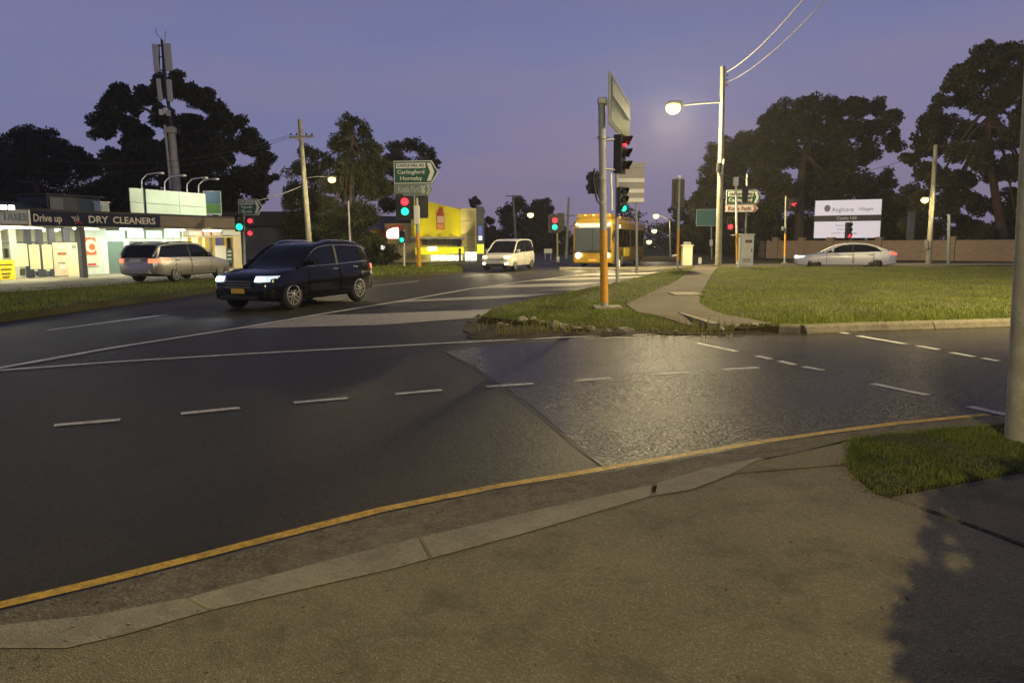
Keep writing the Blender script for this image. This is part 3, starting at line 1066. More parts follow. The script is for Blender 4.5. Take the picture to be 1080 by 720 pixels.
tree('she_oak', 'tall airy tree with a pointed top behind the dark four wheel drive', [(372, 127, 8), (365, 138, 10), (383, 138, 9), (353, 152, 10), (372, 154, 14), (392, 156, 11), (345, 172, 10), (362, 176, 16), (384, 178, 16), (400, 176, 10), (350, 196, 14), (372, 202, 19), (394, 204, 14),
     (343, 218, 13), (362, 228, 18), (388, 230, 17), (345, 244, 15), (370, 252, 19), (392, 256, 15), (345, 266, 13), (375, 270, 15), (355, 188, 10), (403, 196, 9)], 50, [(368, 280), (370, 235), (371, 185), (372, 140)], .2, .17, .32, LF_GREEN, dens=2.6, loose=.34, limbs=11)
tree('gum_tree', 'dark drooping tree behind the green Hornsby arrow sign', [(418, 158, 10), (433, 155, 10), (447, 156, 9), (456, 163, 8), (459, 174, 6), (410, 172, 13), (430, 176, 17), (450, 178, 10), (404, 192, 13), (420, 198, 14), (440, 196, 10), (455, 186, 7), (408, 212, 12), (425, 214, 9)],
     66, [(425, 275), (424, 225), (428, 180)], .25, .21, .36, LF_DARK, dens=2.2)
tree('shrub', 'low round dark shrub beyond the tail of the dark four wheel drive', [(386, 262, 10), (398, 258, 10), (408, 264, 9), (392, 272, 9), (406, 274, 9), (416, 270, 6)], 47, [(400, 281), (400, 272)], .08, .12, .4, LF_GREEN, dens=4, cat='shrub', zb=.1)
tree('pine_tree', 'small layered pine against the sky beyond the yellow restaurant', [(501, 210, 3), (497, 214, 4), (505, 213, 4), (501, 219, 3), (493, 223, 4), (508, 223, 4), (501, 228, 4), (515, 233, 5), (506, 237, 6), (519, 240, 4), (513, 246, 6), (522, 250, 5), (504, 250, 6), (515, 258, 7)], 120, [(505, 275), (504, 240), (501, 208)], .3, .32, .4, LF_FAR, dens=6, spread=.2)
for lab, bl, tk, dp in (
    ('round far tree directly behind the white people mover', [(537, 222, 10), (548, 216, 9), (558, 222, 9), (534, 236, 12), (550, 238, 15), (566, 236, 11), (528, 250, 11), (545, 254, 14), (562, 254, 13), (530, 264, 9), (550, 267, 10)], [(548, 278), (548, 245), (549, 225)], 112),
    ('pointed far tree left of the bus', [(573, 214, 7), (566, 221, 8), (579, 222, 8), (571, 232, 12), (584, 236, 9), (575, 247, 12), (589, 249, 8), (580, 260, 11), (594, 262, 7), (568, 264, 8)], [(577, 278), (576, 245), (574, 218)], 118),
    ('low dark tree close beside the left side of the bus', [(590, 240, 5), (596, 250, 6), (600, 258, 6), (592, 266, 7), (603, 268, 5)], [(597, 277), (597, 255)], 96),
    ('far dark tree under the row of distant street lamps', [(683, 266, 6), (692, 262, 7), (700, 257, 8), (697, 268, 7), (707, 266, 7), (676, 270, 5), (688, 272, 6)], [(694, 278), (696, 262)], 150),
    ('dark tree standing behind the backward facing signal on the lawn', [(716, 226, 9), (726, 218, 8), (735, 213, 7), (713, 240, 10), (728, 236, 12), (741, 232, 9), (722, 252, 12), (738, 252, 11), (710, 258, 9), (727, 266, 10), (745, 266, 10), (712, 270, 7)], [(726, 278), (727, 245), (728, 222)], 92)):
    tree('far_tree', lab, bl, dp, tk, .3, .30, .42, LF_FAR, dens=3.2, group='trees far down the road')
# --- right skyline
tree('gum_tree', 'broad billowing gum tree behind the white billboard and white sedan', [(826, 120, 12), (845, 115, 12), (862, 112, 11), (880, 113, 12), (897, 110, 11), (912, 114, 11), (928, 113, 10), (941, 119, 8), (808, 128, 11), (806, 144, 14), (788, 146, 12), (774, 152, 11), (762, 158, 10),
     (752, 170, 10), (832, 140, 17), (858, 136, 16), (885, 136, 17), (912, 136, 15), (932, 134, 9), (944, 140, 6), (938, 152, 8), (949, 154, 5), (772, 174, 16), (800, 168, 18), (828, 168, 18), (860, 166, 20), (892, 168, 20), (918, 164, 12),
     (746, 190, 10), (738, 204, 9), (732, 218, 8), (760, 196, 14), (785, 200, 19), (815, 200, 21), (850, 204, 24), (888, 204, 22), (918, 198, 16), (936, 190, 9), (750, 220, 14), (745, 238, 13), (772, 228, 19), (805, 234, 22), (842, 240, 24), (880, 242, 22), (912, 234, 18),
     (938, 224, 14), (944, 250, 14), (760, 256, 16), (790, 262, 17), (825, 264, 17), (865, 266, 16), (905, 264, 17), (732, 248, 9)], 72, [(842, 275), (843, 235), (845, 185), (850, 150)], .55, .28, .42, LF_GUM, M_BARK, dens=2.1, loose=.30, limbs=5, zb=.08, big=1.42)
tree('gum_tree', 'tall gum tree with a reddish leaning trunk behind the brick wall', [(1040, 58, 10), (1055, 53, 10), (1070, 54, 11), (1086, 58, 14), (1024, 68, 10), (1012, 82, 10), (1003, 92, 9), (994, 106, 9), (985, 116, 8), (1030, 84, 12), (1052, 76, 13), (1075, 80, 15), (1100, 84, 17),
     (1014, 106, 12), (1040, 106, 13), (1064, 106, 14), (1090, 112, 17), (978, 130, 9), (996, 132, 12), (1020, 134, 13), (972, 150, 9), (988, 156, 12), (1010, 160, 13), (1046, 138, 12), (1070, 142, 14), (1095, 148, 16), (1032, 166, 13),
     (962, 168, 9), (972, 182, 12), (992, 188, 14), (1016, 190, 14), (1052, 178, 14), (1078, 180, 17), (1100, 190, 16), (960, 206, 10), (978, 212, 14), (1004, 216, 15), (1030, 212, 13), (1074, 216, 15), (1098, 224, 15), (962, 236, 12), (985, 242, 15), (1012, 248, 15), (1075, 250, 14), (1035, 250, 11), (1096, 256, 13)],
     60, [(1060, 272), (1055, 235), (1048, 195), (1042, 150), (1045, 105)], .42, .26, .42, LF_GUM, mat('reddish_gum_bark', (0.085, 0.050, 0.036), .9, 0, .4, 1.5, .5, 8), dens=2.1, loose=.30, limbs=13, zb=.08, big=1.42)
tree('hedge_tree', 'dark dense hedge filling the gap between the two gum trees', [(930, 212, 10), (945, 216, 12), (958, 222, 10), (938, 232, 14), (955, 238, 13), (930, 250, 14), (948, 256, 14), (965, 258, 12), (940, 268, 12), (960, 270, 10), (975, 265, 11), (990, 268, 10), (1005, 268, 9), (1020, 262, 11), (1040, 258, 12), (1035, 240, 13), (1058, 240, 13), (1062, 260, 12), (1080, 250, 13), (1078, 232, 12), (1015, 235, 12), (1095, 245, 13), (1110, 255, 13), (1052, 222, 11)], 66, [(948, 274), (948, 240)], .2, .24, .42, LF_DARK, dens=3, cat='hedge', zb=.08)
tree('hedge_tree', 'dark shrubbery behind the pale fence palings', [(742, 262, 9), (756, 255, 11), (772, 252, 11), (788, 256, 11), (770, 266, 11), (802, 258, 12), (752, 270, 8), (790, 269, 9), (815, 264, 11), (830, 262, 11)], 84, [(780, 276), (780, 262)], .15, .24, .42, LF_DARK, dens=3, cat='hedge', zb=.08)
# far wood closing the view down the road
wood = []
for i in range(9000):
    x = rng.uniform(-75, 70)
    h = 7.5 + 2.5 * math.sin(x * .21) + 1.8 * math.sin(x * .53 + 1) + 1.0 * math.sin(x * 1.3)
    wood.append((x, 232 + rng.normal() * 4, rng.uniform(0, 1) ** .8 * h * rng.uniform(.75, 1.08)))
o = bpy.data.objects.new('woods', leaf_mesh('woods', np.array(wood), .75, .5, LF_FAR))
COL.objects.link(o)
tag(o, 'dark far wood along the skyline where the road runs out', 'wood', kind='stuff')

# ================================================================== VEHICLES
def lerp_tab(tab, s):
    for (a, va), (b, vb) in zip(tab, tab[1:]):
        if s <= b:
            t = 0 if b == a else max(0, min(1, (s - a) / (b - a)))
            return va + (vb - va) * t
    return tab[-1][1]
def wheel_meshes(r, w, rim_m, spokes=5):
    t = MB().lathe([(r * .66, -w * .5), (r * .92, -w * .5), (r, -w * .36), (r, w * .36), (r * .92, w * .5), (r * .66, w * .5), (r * .64, 0)], 'Y', 28).mesh('wheel', M_RUBBER, 50)
    m = MB()
    m.lathe([(r * .70, -w * .40), (r * .70, -w * .53), (r * .62, -w * .55), (r * .60, -w * .30)], 'Y', 26)
    m.lathe([(r * .16, -w * .30), (r * .16, -w * .52), (r * .10, -w * .56)], 'Y', 12)
    m.cur = 1
    m.lathe([(r * .60, -w * .2), (r * .60, -w * .26)], 'Y', 22)
    m.cur = 0
    for k in range(spokes):
        a = 2 * PI * k / spokes + .3
        for da in (-.13, .13):
            R = Matrix.Rotation(a, 3, 'Y')
            m.box(R @ Vector((r * .37, -w * .46, da * r * .9)), (r * .52, w * .10, r * .085), R)
    return t, m.mesh('rim', [rim_m, M_BLACK], 40)
def car(name, label, cat, loc, rotz, S, group=None):
    """forward is +X; s runs 0 at the nose to 1 at the tail"""
    L, Wd = S['L'], S['W']
    hw = Wd / 2
    deck = lambda s: lerp_tab(S['deck'], s)
    top = lambda s: lerp_tab(S['top'], s)
    bot = lambda s: lerp_tab(S.get('bot', [(0, .34), (.02, .26), (.1, .22), (.88, .22), (.97, .30), (1, .40)]), s)
    plan = lambda s: hw * lerp_tab(S.get('plan', [(0, .70), (.012, .82), (.035, .91), (.08, .965), (.16, .995), (.5, 1), (.84, .99), (.93, .96), (.97, .91), (.99, .84), (1, .74)]), s)
    X = lambda s: L / 2 - s * L
    root = thing(name, label, cat, loc, rotz, group)
    paint = S['paint']
    prof = lambda s: [(0.0, 0.0), (.80, 0.0), (.955, .07), (.985, .25), (1.0, .50), (.992, .68), (.955, .86), (.925, .97), (.86, 1.0)]
    def ring(s):
        w, b, d = plan(s), bot(s), deck(s)
        h = d - b
        r = [(w * y, b + h * z) for y, z in prof(s)]
        r.append((w * .45, d + .022))
        r.append((0, d + .028))
        return r
    st = sorted(set([0, .006, .014, .025, .04, .06, .08] + [i / 44 for i in range(4, 42)] + [.93, .95, .965, .98, .99, 1]))
    rows = []
    for s in st:
        h = ring(s)
        full = [(X(s), y, z) for y, z in h] + [(X(s), -y, z) for y, z in h[-2:0:-1]]
        rows.append(full)
    mb = MB()
    n = len(rows[0])
    vs = [p for r in rows for p in r]
    fs = []
    for i in range(len(rows) - 1):
        for k in range(n):
            a, b = i * n + k, i * n + (k + 1) % n
            fs.append((a, b, b + n, a + n))
    fs.append(tuple(range(n)))
    fs.append(tuple((len(rows) - 1) * n + k for k in range(n))[::-1])
    mb.add(vs, fs)
    body = mb.build('body', paint, root, smooth=32)
    r = S['wr']
    ax = [X(S['fa']), X(S['ra'])]
    cut = MB()
    for x in ax:
        for sg in (1, -1):
            cut.lathe([(r * 1.13, hw * .60), (r * 1.13, hw * 1.3)], 'Y', 30, (x, 0, r)) if sg > 0 else cut.lathe([(r * 1.13, -hw * 1.3), (r * 1.13, -hw * .60)], 'Y', 30, (x, 0, r))
    co = cut.build('cutter', M_BLACK)
    md = body.modifiers.new('b', 'BOOLEAN')
    md.object = co
    md.operation = 'DIFFERENCE'
    md.solver = 'EXACT'
    try:
        md.material_mode = 'TRANSFER'
    except Exception:
        pass
    dg = bpy.context.evaluated_depsgraph_get()
    me = bpy.data.meshes.new_from_object(body.evaluated_get(dg))
    body.modifiers.clear()
    body.data = me
    me.name = 'body'
    bpy.data.objects.remove(co)
    # side surface
    def ys(s, z):
        w, b, d = plan(s), bot(s), deck(s)
        t = (z - b) / max(.01, d - b)
        if t <= 1:
            P = prof(s)
            for (y0, z0), (y1, z1) in zip(P, P[1:]):
                if z0 <= t <= z1 and z1 > z0:
                    return w * (y0 + (y1 - y0) * (t - z0) / (z1 - z0))
            return w * .9
        return gy(s, (z - d) / max(.02, top(s) - d))
    tum = S.get('tum', .20)
    def gy(s, t):
        h = max(0, top(s) - deck(s))
        w0 = min(plan(s), hw) * .905
        t = min(1, max(0, t))
        return w0 - tum * h * (t + .25 * t ** 4)
    def patch(nm, q, m, off=.006, parent=None, both=True, nx=5, nz=3):
        """q: four (s, z) corners, clockwise from the lower front"""
        out = []
        for sg in ((1, -1) if both else (1,)):
            rows = []
            for i in range(nz + 1):
                v = i / nz
                row = []
                for j in range(nx + 1):
                    u = j / nx
                    s = (q[0][0] * (1 - u) + q[3][0] * u) * (1 - v) + (q[1][0] * (1 - u) + q[2][0] * u) * v
                    z = (q[0][1] * (1 - u) + q[3][1] * u) * (1 - v) + (q[1][1] * (1 - u) + q[2][1] * u) * v
                    row.append((X(s), sg * (ys(s, z) + off), z))
                rows.append(row)
            mm = MB().grid(rows)
            rows2 = [[(p[0], p[1] - sg * .03, p[2]) for p in rr] for rr in rows]
            mm.grid(rows2)
            o = mm.build(nm, m, parent or root, smooth=30)
            out.append(o)
        return out
    def sx(y, rear=False, z=None):
        """x of the rounded nose or tail at half width y"""
        rng_ = [(i / 400) for i in range(0, 60)]
        for s in rng_:
            ss = 1 - s if rear else s
            if plan(ss) * .97 >= abs(y):
                return X(ss)
        return X(1 - .15 if rear else .15)
    def face(nm, y0, y1, z0, z1, m, off=.012, rear=False, mirror=False, slant=0.0, thick=.05, n=6):
        o = None
        for sg in ((1, -1) if mirror else (1,)):
            rows = []
            for zz in (z0, (z0 + z1) / 2, z1):
                row = []
                for j in range(n + 1):
                    y = y0 + (y1 - y0) * j / n
                    x = sx(y, rear) + (-off if rear else off)
                    x += slant * (zz - z0) * (1 if rear else -1)
                    row.append((x, sg * y, zz))
                rows.append(row)
            mm = MB().grid(rows)
            mm.grid([[(p[0] + (thick if rear else -thick), p[1], p[2]) for p in rr] for rr in rows])
            o = mm.build(nm, m, root, smooth=35)
        return o
    # glasshouse
    g0, g1, g2, g3 = S['gs']
    gst = sorted(set([g0 + (g1 - g0) * i / 6 for i in range(7)] + [g1 + (g2 - g1) * i / 12 for i in range(13)] + [g2 + (g3 - g2) * i / 6 for i in range(7)]))
    def gring(s):
        b = deck(s) - .015
        h = max(.0, top(s) - b)
        pts = [(gy(s, t), b + h * t) for t in (0, .33, .66, .90)]
        wr = gy(s, 1.0)
        pts += [(wr - .03, b + h * .975), (wr * .75, b + h * 1.0 + .008), (wr * .35, b + h + .018), (0, b + h + .022)]
        return [(X(s), y, z) for y, z in pts] + [(X(s), -y, z) for y, z in pts[-2::-1]]
    GR = [gring(s) for s in gst]
    m_ = len(GR[0])
    parts = {'windscreen': MB(), 'rear_window': MB(), 'roof': MB(), 'side_window': MB(), 'side_window.001': MB()}
    for i in range(len(gst) - 1):
        sm = (gst[i] + gst[i + 1]) / 2
        for k in range(m_ - 1):
            q = [GR[i][k], GR[i][k + 1], GR[i + 1][k + 1], GR[i + 1][k]]
            side = k < 3 or k >= m_ - 4
            if sm < g1:
                key = 'side_window' if side else 'windscreen'
            elif sm > g2:
                key = 'side_window' if side else 'rear_window'
            else:
                key = 'side_window' if side else 'roof'
            if key == 'side_window' and k >= m_ // 2:
                key = 'side_window.001'
            parts[key].add(q, [(0, 1, 2, 3)])
    for key, mm in parts.items():
        if mm.f:
            mm.build(key.split('.')[0], paint if key == 'roof' else M_CARGLASS, root, smooth=40)
    # pillars and cant rails
    for sg in (1, -1):
        line = []
        for s in gst:
            h = top(s) - deck(s)
            line.append((X(s), sg * (gy(s, .95) - .012), deck(s) + max(0, h) * .955))
        MB().tube(line, [.045] * len(line), 8).build('roof_pillar', paint, root, smooth=60)
    for s in S.get('bp', []):
        patch('door_pillar', [(s - .008, deck(s) - .02), (s - .004, top(s) - .06), (s + .012, top(s) - .06), (s + .012, deck(s) - .02)], M_BLACK, .004, nx=1)
    if 'dp' in S:
        a, b, c_, d_ = S['dp']
        patch('rear_quarter', [(a, deck(a) - .02), (b, top(b) - .05), (c_, top(c_) - .05), (d_, deck(d_) - .02)], paint, .008, nx=3)
    trim = S.get('trim')
    if trim:
        for sg in (1, -1):
            s0, s1 = g0 + .03, S['dp'][3] if 'dp' in S else g3 - .03
            MB().tube([(X(s0 + (s1 - s0) * i / 10), sg * (ys(s0 + (s1 - s0) * i / 10, deck(s0 + (s1 - s0) * i / 10) - .02) + .004), deck(s0 + (s1 - s0) * i / 10) - .012) for i in range(11)], .012, 6).build('window_trim', trim, root)
            if S.get('trim_top'):
                ss = [g1 - .05 + (g3 - g1 - .01) * i / 14 for i in range(15)]
                MB().tube([(X(s), sg * (gy(s, .88) + .012), deck(s) + (top(s) - deck(s)) * .88) for s in ss], .014, 6).build('window_trim', trim, root)
    # doors: proud panels, handles, sill
    for (a, b) in S['doors']:
        zt = deck((a + b) / 2) - .03
        for o in patch('door', [(a, .34), (a, zt), (b, zt), (b, .34)], paint, .005, nx=6, nz=8):
            sg = 1 if o.data.vertices[0].co.y > 0 else -1
            hs = b - .035
            MB().bevbox((X(hs), sg * (ys(hs, zt - .09) + .022), zt - .09), (.20, .03, .035), .01).build('handle', S.get('handle', paint), o)
        for e in (a, b):
            patch('door_gap', [(e - .0016, .34), (e - .0016, zt), (e + .0016, zt), (e + .0016, .34)], mat('panel_gap', (.002, .002, .002), 1.0, spec=0.0), .0075, nx=1, nz=8)
    patch('side_sill', [(S['fa'] + .085, .23), (S['fa'] + .085, .31), (S['ra'] - .085, .31), (S['ra'] - .085, .23)], S.get('clad', M_BLACK), .012, nx=8, nz=2)
    # wheels
    tm, rm = wheel_meshes(r, .22, S.get('rim', M_ALLOY), S.get('spokes', 5))
    for x in ax:
        for sg in (-1, 1):
            o = bpy.data.objects.new('wheel', tm)
            COL.objects.link(o)
            o.parent = root
            o.location = (x, sg * (hw - .125), r)
            o.rotation_euler = (0, random.uniform(0, 1), 0 if sg < 0 else PI)
            q = bpy.data.objects.new('rim', rm)
            COL.objects.link(q)
            q.parent = o
    # mirrors
    for sg in (1, -1):
        s = g0 + .085
        zz = deck(s) + .10
        MB().bevbox((X(s), sg * (plan(s) * .93 + .09), zz), (.12, .20, .14), .04).build('mirror', S.get('mirror', paint), root, smooth=40)
    F0 = S['front']
    hl = F0['lamp']           # y0, y1, z0, z1
    face('headlight', hl[0], hl[1], hl[2], hl[3], F0['lm'], .014, mirror=True, slant=F0.get('slant', .35))
    if F0.get('bulb'):
        w2, h2 = (hl[1] - hl[0]), (hl[3] - hl[2])
        face('headlight_bulb', hl[0] + w2 * .12, hl[0] + w2 * .62, hl[2] + h2 * .20, hl[2] + h2 * .80, F0['bulb'], .024, mirror=True, slant=F0.get('slant', .35))
    if 'grille' in F0:
        g = F0['grille']
        face('grille', -g[0], g[0], g[1], g[2], M_BLACK, .012, slant=.15)
        for i in range(3):
            z = g[1] + (g[2] - g[1]) * (i + .5) / 3
            face('grille_bar', -g[0] * .96, g[0] * .96, z - .012, z + .012, F0.get('bar', M_CHROME), .022)
    face('air_intake', -hw * .62, hw * .62, .30, .40, M_BLACK, .012)
    if 'fog' in F0:
        face('fog_lamp', hw * .62, hw * .80, .36, .46, F0['fog'], .016, mirror=True)
    if 'plate' in F0:
        pl = MB().bevbox((X(0) + .035, 0, .50), (.02, .40, .12), .006).build('number_plate', F0['plate'], root)
        t = text(F0.get('ptxt', ''), .085, M_BLACK, pl, (X(0) + .047, 0, .50), rotz=PI / 2) if F0.get('ptxt') else None
    R0 = S['rear']
    tl = R0['lamp']
    face('tail_light', tl[0], tl[1], tl[2], tl[3], R0['lm'], .016, rear=True, mirror=True, slant=R0.get('slant', .12))
    if 'side' in R0:
        q = R0['side']
        patch('tail_light_side', q, R0['lm'], .012, nx=3)
    if 'plate' in R0:
        MB().bevbox((X(1) - .03, 0, R0['plate'][0]), (.02, .46, .13), .006).build('number_plate', R0['plate'][1], root)
    if 'strip' in R0:
        face('boot_strip', -tl[0] + .04, tl[0] - .04, R0['strip'] - .02, R0['strip'] + .02, M_CHROME, .02, rear=True)
    face('rear_bumper', -hw * .9, hw * .9, .36, .50, R0.get('bm', paint), .02, rear=True)
    if S.get('rails'):
        for sg in (1, -1):
            ss = [g1 + .03 + (g2 - g1 - .05) * i / 8 for i in range(9)]
            MB().tube([(X(s), sg * (gy(s, 1) - .05), top(s) + (.055 if 0 < i < 8 else 0.0)) for i, s in enumerate(ss)], .02, 8).build('roof_rail', S['rails'], root, smooth=60)
    return root
def headlamps(root, S, power, col, ang=50, pitch=-7, size=.06):
    hl = S['front']['lamp']
    for sg in (1, -1):
        lamp(root, 'SPOT', (S['L'] / 2 + .12, sg * (hl[0] + hl[1]) / 2, (hl[2] + hl[3]) / 2), power, col, size, aim((math.cos(rad(pitch)), 0, math.sin(rad(pitch)))), ang, .8, 'headlight_beam')
def place(f, r, S, side, z=0.0):
    """position and heading from the ground contacts (px) of the front and rear wheel of one side; side=+1 left wheels, -1 right wheels"""
    A, B = G(*f, z), G(*r, z)
    d = (A - B)
    d.z = 0
    d.normalize()
    mid = (A + B) / 2
    left = Vector((-d.y, d.x, 0))
    c = mid - left * side * (S['W'] / 2 - .06)
    xm = S['L'] / 2 - (S['fa'] + S['ra']) / 2 * S['L']
    c = c - d * xm
    return (c.x, c.y, z), math.atan2(d.y, d.x)
NAVY = mat('navy_car_paint', (0.003, 0.004, 0.009), .12, .0, spec=.4, coat=.0)
SILVER = mat('silver_car_paint', (0.42, 0.41, 0.37), .30, .75, coat=.8)
WHITEC = mat('white_car_paint', (0.82, 0.82, 0.80), .3, 0, coat=.8)
PEARL = mat('pearl_white_car_paint', (0.68, 0.66, 0.58), .3, 0, coat=.8)
HEAD_W = glow('white_headlight', (0.86, 0.97, 1.0), 9)
HEAD_Y = glow('warm_headlight', (1.0, .86, .45), 14)
LENS_W = glow('cool_headlight_lens', (.70, .88, 1.0), .75)
LENS_Y = glow('warm_headlight_lens', (1.0, .86, .5), 1.1)
HEAD_D = glow('dim_headlight', (.8, 1.0, .85), 2.2)
TAIL = glow('red_tail_light', (1.0, .10, .05), 2.0)
TAIL_DIM = mat('unlit_red_tail_light', (.35, .02, .015), .2)
PL_Y = mat('yellow_number_plate', (.62, .36, .06), .4)
PL_W = mat('pale_number_plate', (.55, .55, .5), .4)

SUV = dict(L=4.75, W=1.9, wr=.375, fa=.185, ra=.80, paint=NAVY, clad=M_BLACK, rails=M_CHROME, trim=M_CHROME, trim_top=True, handle=M_CHROME,
           deck=[(0, .64), (.012, .74), (.03, .82), (.07, .90), (.16, .985), (.27, 1.04), (.33, 1.065), (.60, 1.09), (.80, 1.13), (.93, 1.14), (.965, 1.10), (1, .92)],
           top=[(.25, 1.03), (.30, 1.16), (.36, 1.37), (.42, 1.55), (.47, 1.615), (.56, 1.66), (.72, 1.655), (.84, 1.61), (.90, 1.57), (.955, 1.32), (.985, 1.06), (1, .9)],
           gs=(.25, .43, .89, .975), bp=(.60,), dp=(.93, .865, .90, .985), doors=((.32, .60), (.612, .80)),
           front=dict(lamp=(.48, .88, .72, .86), lm=LENS_W, bulb=HEAD_W, grille=(.40, .56, .76), plate=PL_Y, ptxt='', fog=None, slant=.6),
           rear=dict(lamp=(.60, .86, .88, 1.04), lm=TAIL, plate=(.80, PL_W), side=[(.945, .90), (.945, 1.04), (.985, 1.04), (.985, .90)]))
SUV['front'].pop('fog')
loc, rz = place((308, 326.5), (379, 317), SUV, 1)
suv = car('four_wheel_drive', 'dark navy four wheel drive with chrome roof rails and bright headlights turning across the road', 'car', loc, rz, SUV)
headlamps(suv, SUV, 260, (.85, .95, 1.0), 62, -5)
WAG = dict(L=4.72, W=1.8, wr=.315, fa=.19, ra=.775, paint=SILVER, clad=SILVER, rails=M_BLACK, rim=M_STEEL,
           deck=[(0, .56), (.012, .66), (.03, .72), (.08, .78), (.2, .88), (.29, .93), (.60, .945), (.85, .965), (.95, .97), (.975, .93), (1, .80)],
           top=[(.24, .88), (.30, 1.03), (.38, 1.30), (.43, 1.41), (.50, 1.455), (.70, 1.455), (.86, 1.41), (.92, 1.37), (.965, 1.12), (.99, .94), (1, .85)],
           gs=(.25, .44, .90, .985), bp=(.575,), dp=(.955, .90, .925, .985), doors=((.32, .575), (.587, .775)),
           front=dict(lamp=(.50, .82, .60, .72), lm=mat('unlit_headlight', (.5, .5, .48), .1), grille=(.35, .54, .66), slant=.5),
           rear=dict(lamp=(.52, .86, .74, .90), lm=glow('orange_red_tail_light', (1.0, .22, .10), 1.6), plate=(.82, PL_W), strip=.90, side=[(.94, .76), (.94, .89), (.985, .89), (.985, .76)]))
rw_ = G(186, 297.3, .205)
hd_ = Vector((math.sin(rad(13)), math.cos(rad(13)), 0))
c = rw_ + Vector((-hd_.y, hd_.x, 0)) * (WAG['W'] / 2 - .06) + hd_ * (WAG['ra'] - .5) * WAG['L']
loc, rz = (c.x, c.y, .205), math.atan2(hd_.y, hd_.x)
wag = car('station_wagon', 'silver station wagon with red tail lights parked in front of the dry cleaners', 'car', loc, rz, WAG)
MPV = dict(L=4.8, W=1.85, wr=.33, fa=.175, ra=.80, paint=PEARL, clad=PEARL, rails=None,
           deck=[(0, .60), (.012, .74), (.03, .82), (.08, .90), (.16, .96), (.24, 1.0), (.50, 1.03), (.80, 1.06), (.96, 1.08), (.98, 1.02), (1, .9)],
           top=[(.17, .97), (.24, 1.18), (.32, 1.48), (.38, 1.63), (.45, 1.71), (.60, 1.75), (.85, 1.73), (.93, 1.66), (.97, 1.35), (1, 1.0)],
           gs=(.17, .38, .93, .99), bp=(.38, .60), dp=(.96, .92, .945, .985), doors=((.27, .52), (.532, .78)),
           front=dict(lamp=(.50, .86, .70, .84), lm=LENS_Y, bulb=HEAD_Y, grille=(.42, .58, .68), fog=HEAD_Y, slant=.5, bar=PEARL),
           rear=dict(lamp=(.66, .86, .85, 1.05), lm=TAIL_DIM))
fw_ = G(543, 285.2, .06)
hd_ = Vector((-math.sin(rad(19)), -math.cos(rad(19)), 0))
c = fw_ - Vector((-hd_.y, hd_.x, 0)) * (MPV['W'] / 2 - .06) - hd_ * (.5 - MPV['fa']) * MPV['L']
loc, rz = (c.x, c.y, .05), math.atan2(hd_.y, hd_.x)
mpv = car('people_mover', 'pearl white people mover with glaring yellow headlights coming towards the junction', 'car', loc, rz, MPV)
headlamps(mpv, MPV, 420, (1, .85, .5), 50, -5)
SED = dict(L=4.66, W=1.82, wr=.33, fa=.19, ra=.79, paint=WHITEC, clad=WHITEC, rim=mat('dark_alloy_rim', (.09, .09, .09), .35, .7),
           deck=[(0, .55), (.012, .64), (.03, .69), (.08, .74), (.2, .82), (.30, .88), (.60, .905), (.80, .935), (.92, .955), (.975, .94), (1, .80)],
           top=[(.27, .86), (.33, .99), (.40, 1.17), (.46, 1.275), (.54, 1.32), (.62, 1.325), (.70, 1.30), (.78, 1.20), (.86, 1.05), (.91, .96), (1, .9)],
           gs=(.28, .47, .70, .90), bp=(.565,), dp=(.86, .79, .815, .92), doors=((.31, .565), (.577, .77)), mirror=WHITEC, tum=.26,
           front=dict(lamp=(.50, .84, .60, .72), lm=HEAD_D, grille=(.38, .44, .62), fog=None, slant=.5),
           rear=dict(lamp=(.56, .84, .76, .88), lm=TAIL, side=[(.93, .78), (.93, .87), (.985, .87), (.985, .78)]))
SED['front'].pop('fog')
c = D(889.5, 275, 38.0)
car('sedan', 'white sedan seen side-on in front of the brick wall', 'car', (c.x, c.y, .15), PI - rad(17), SED)

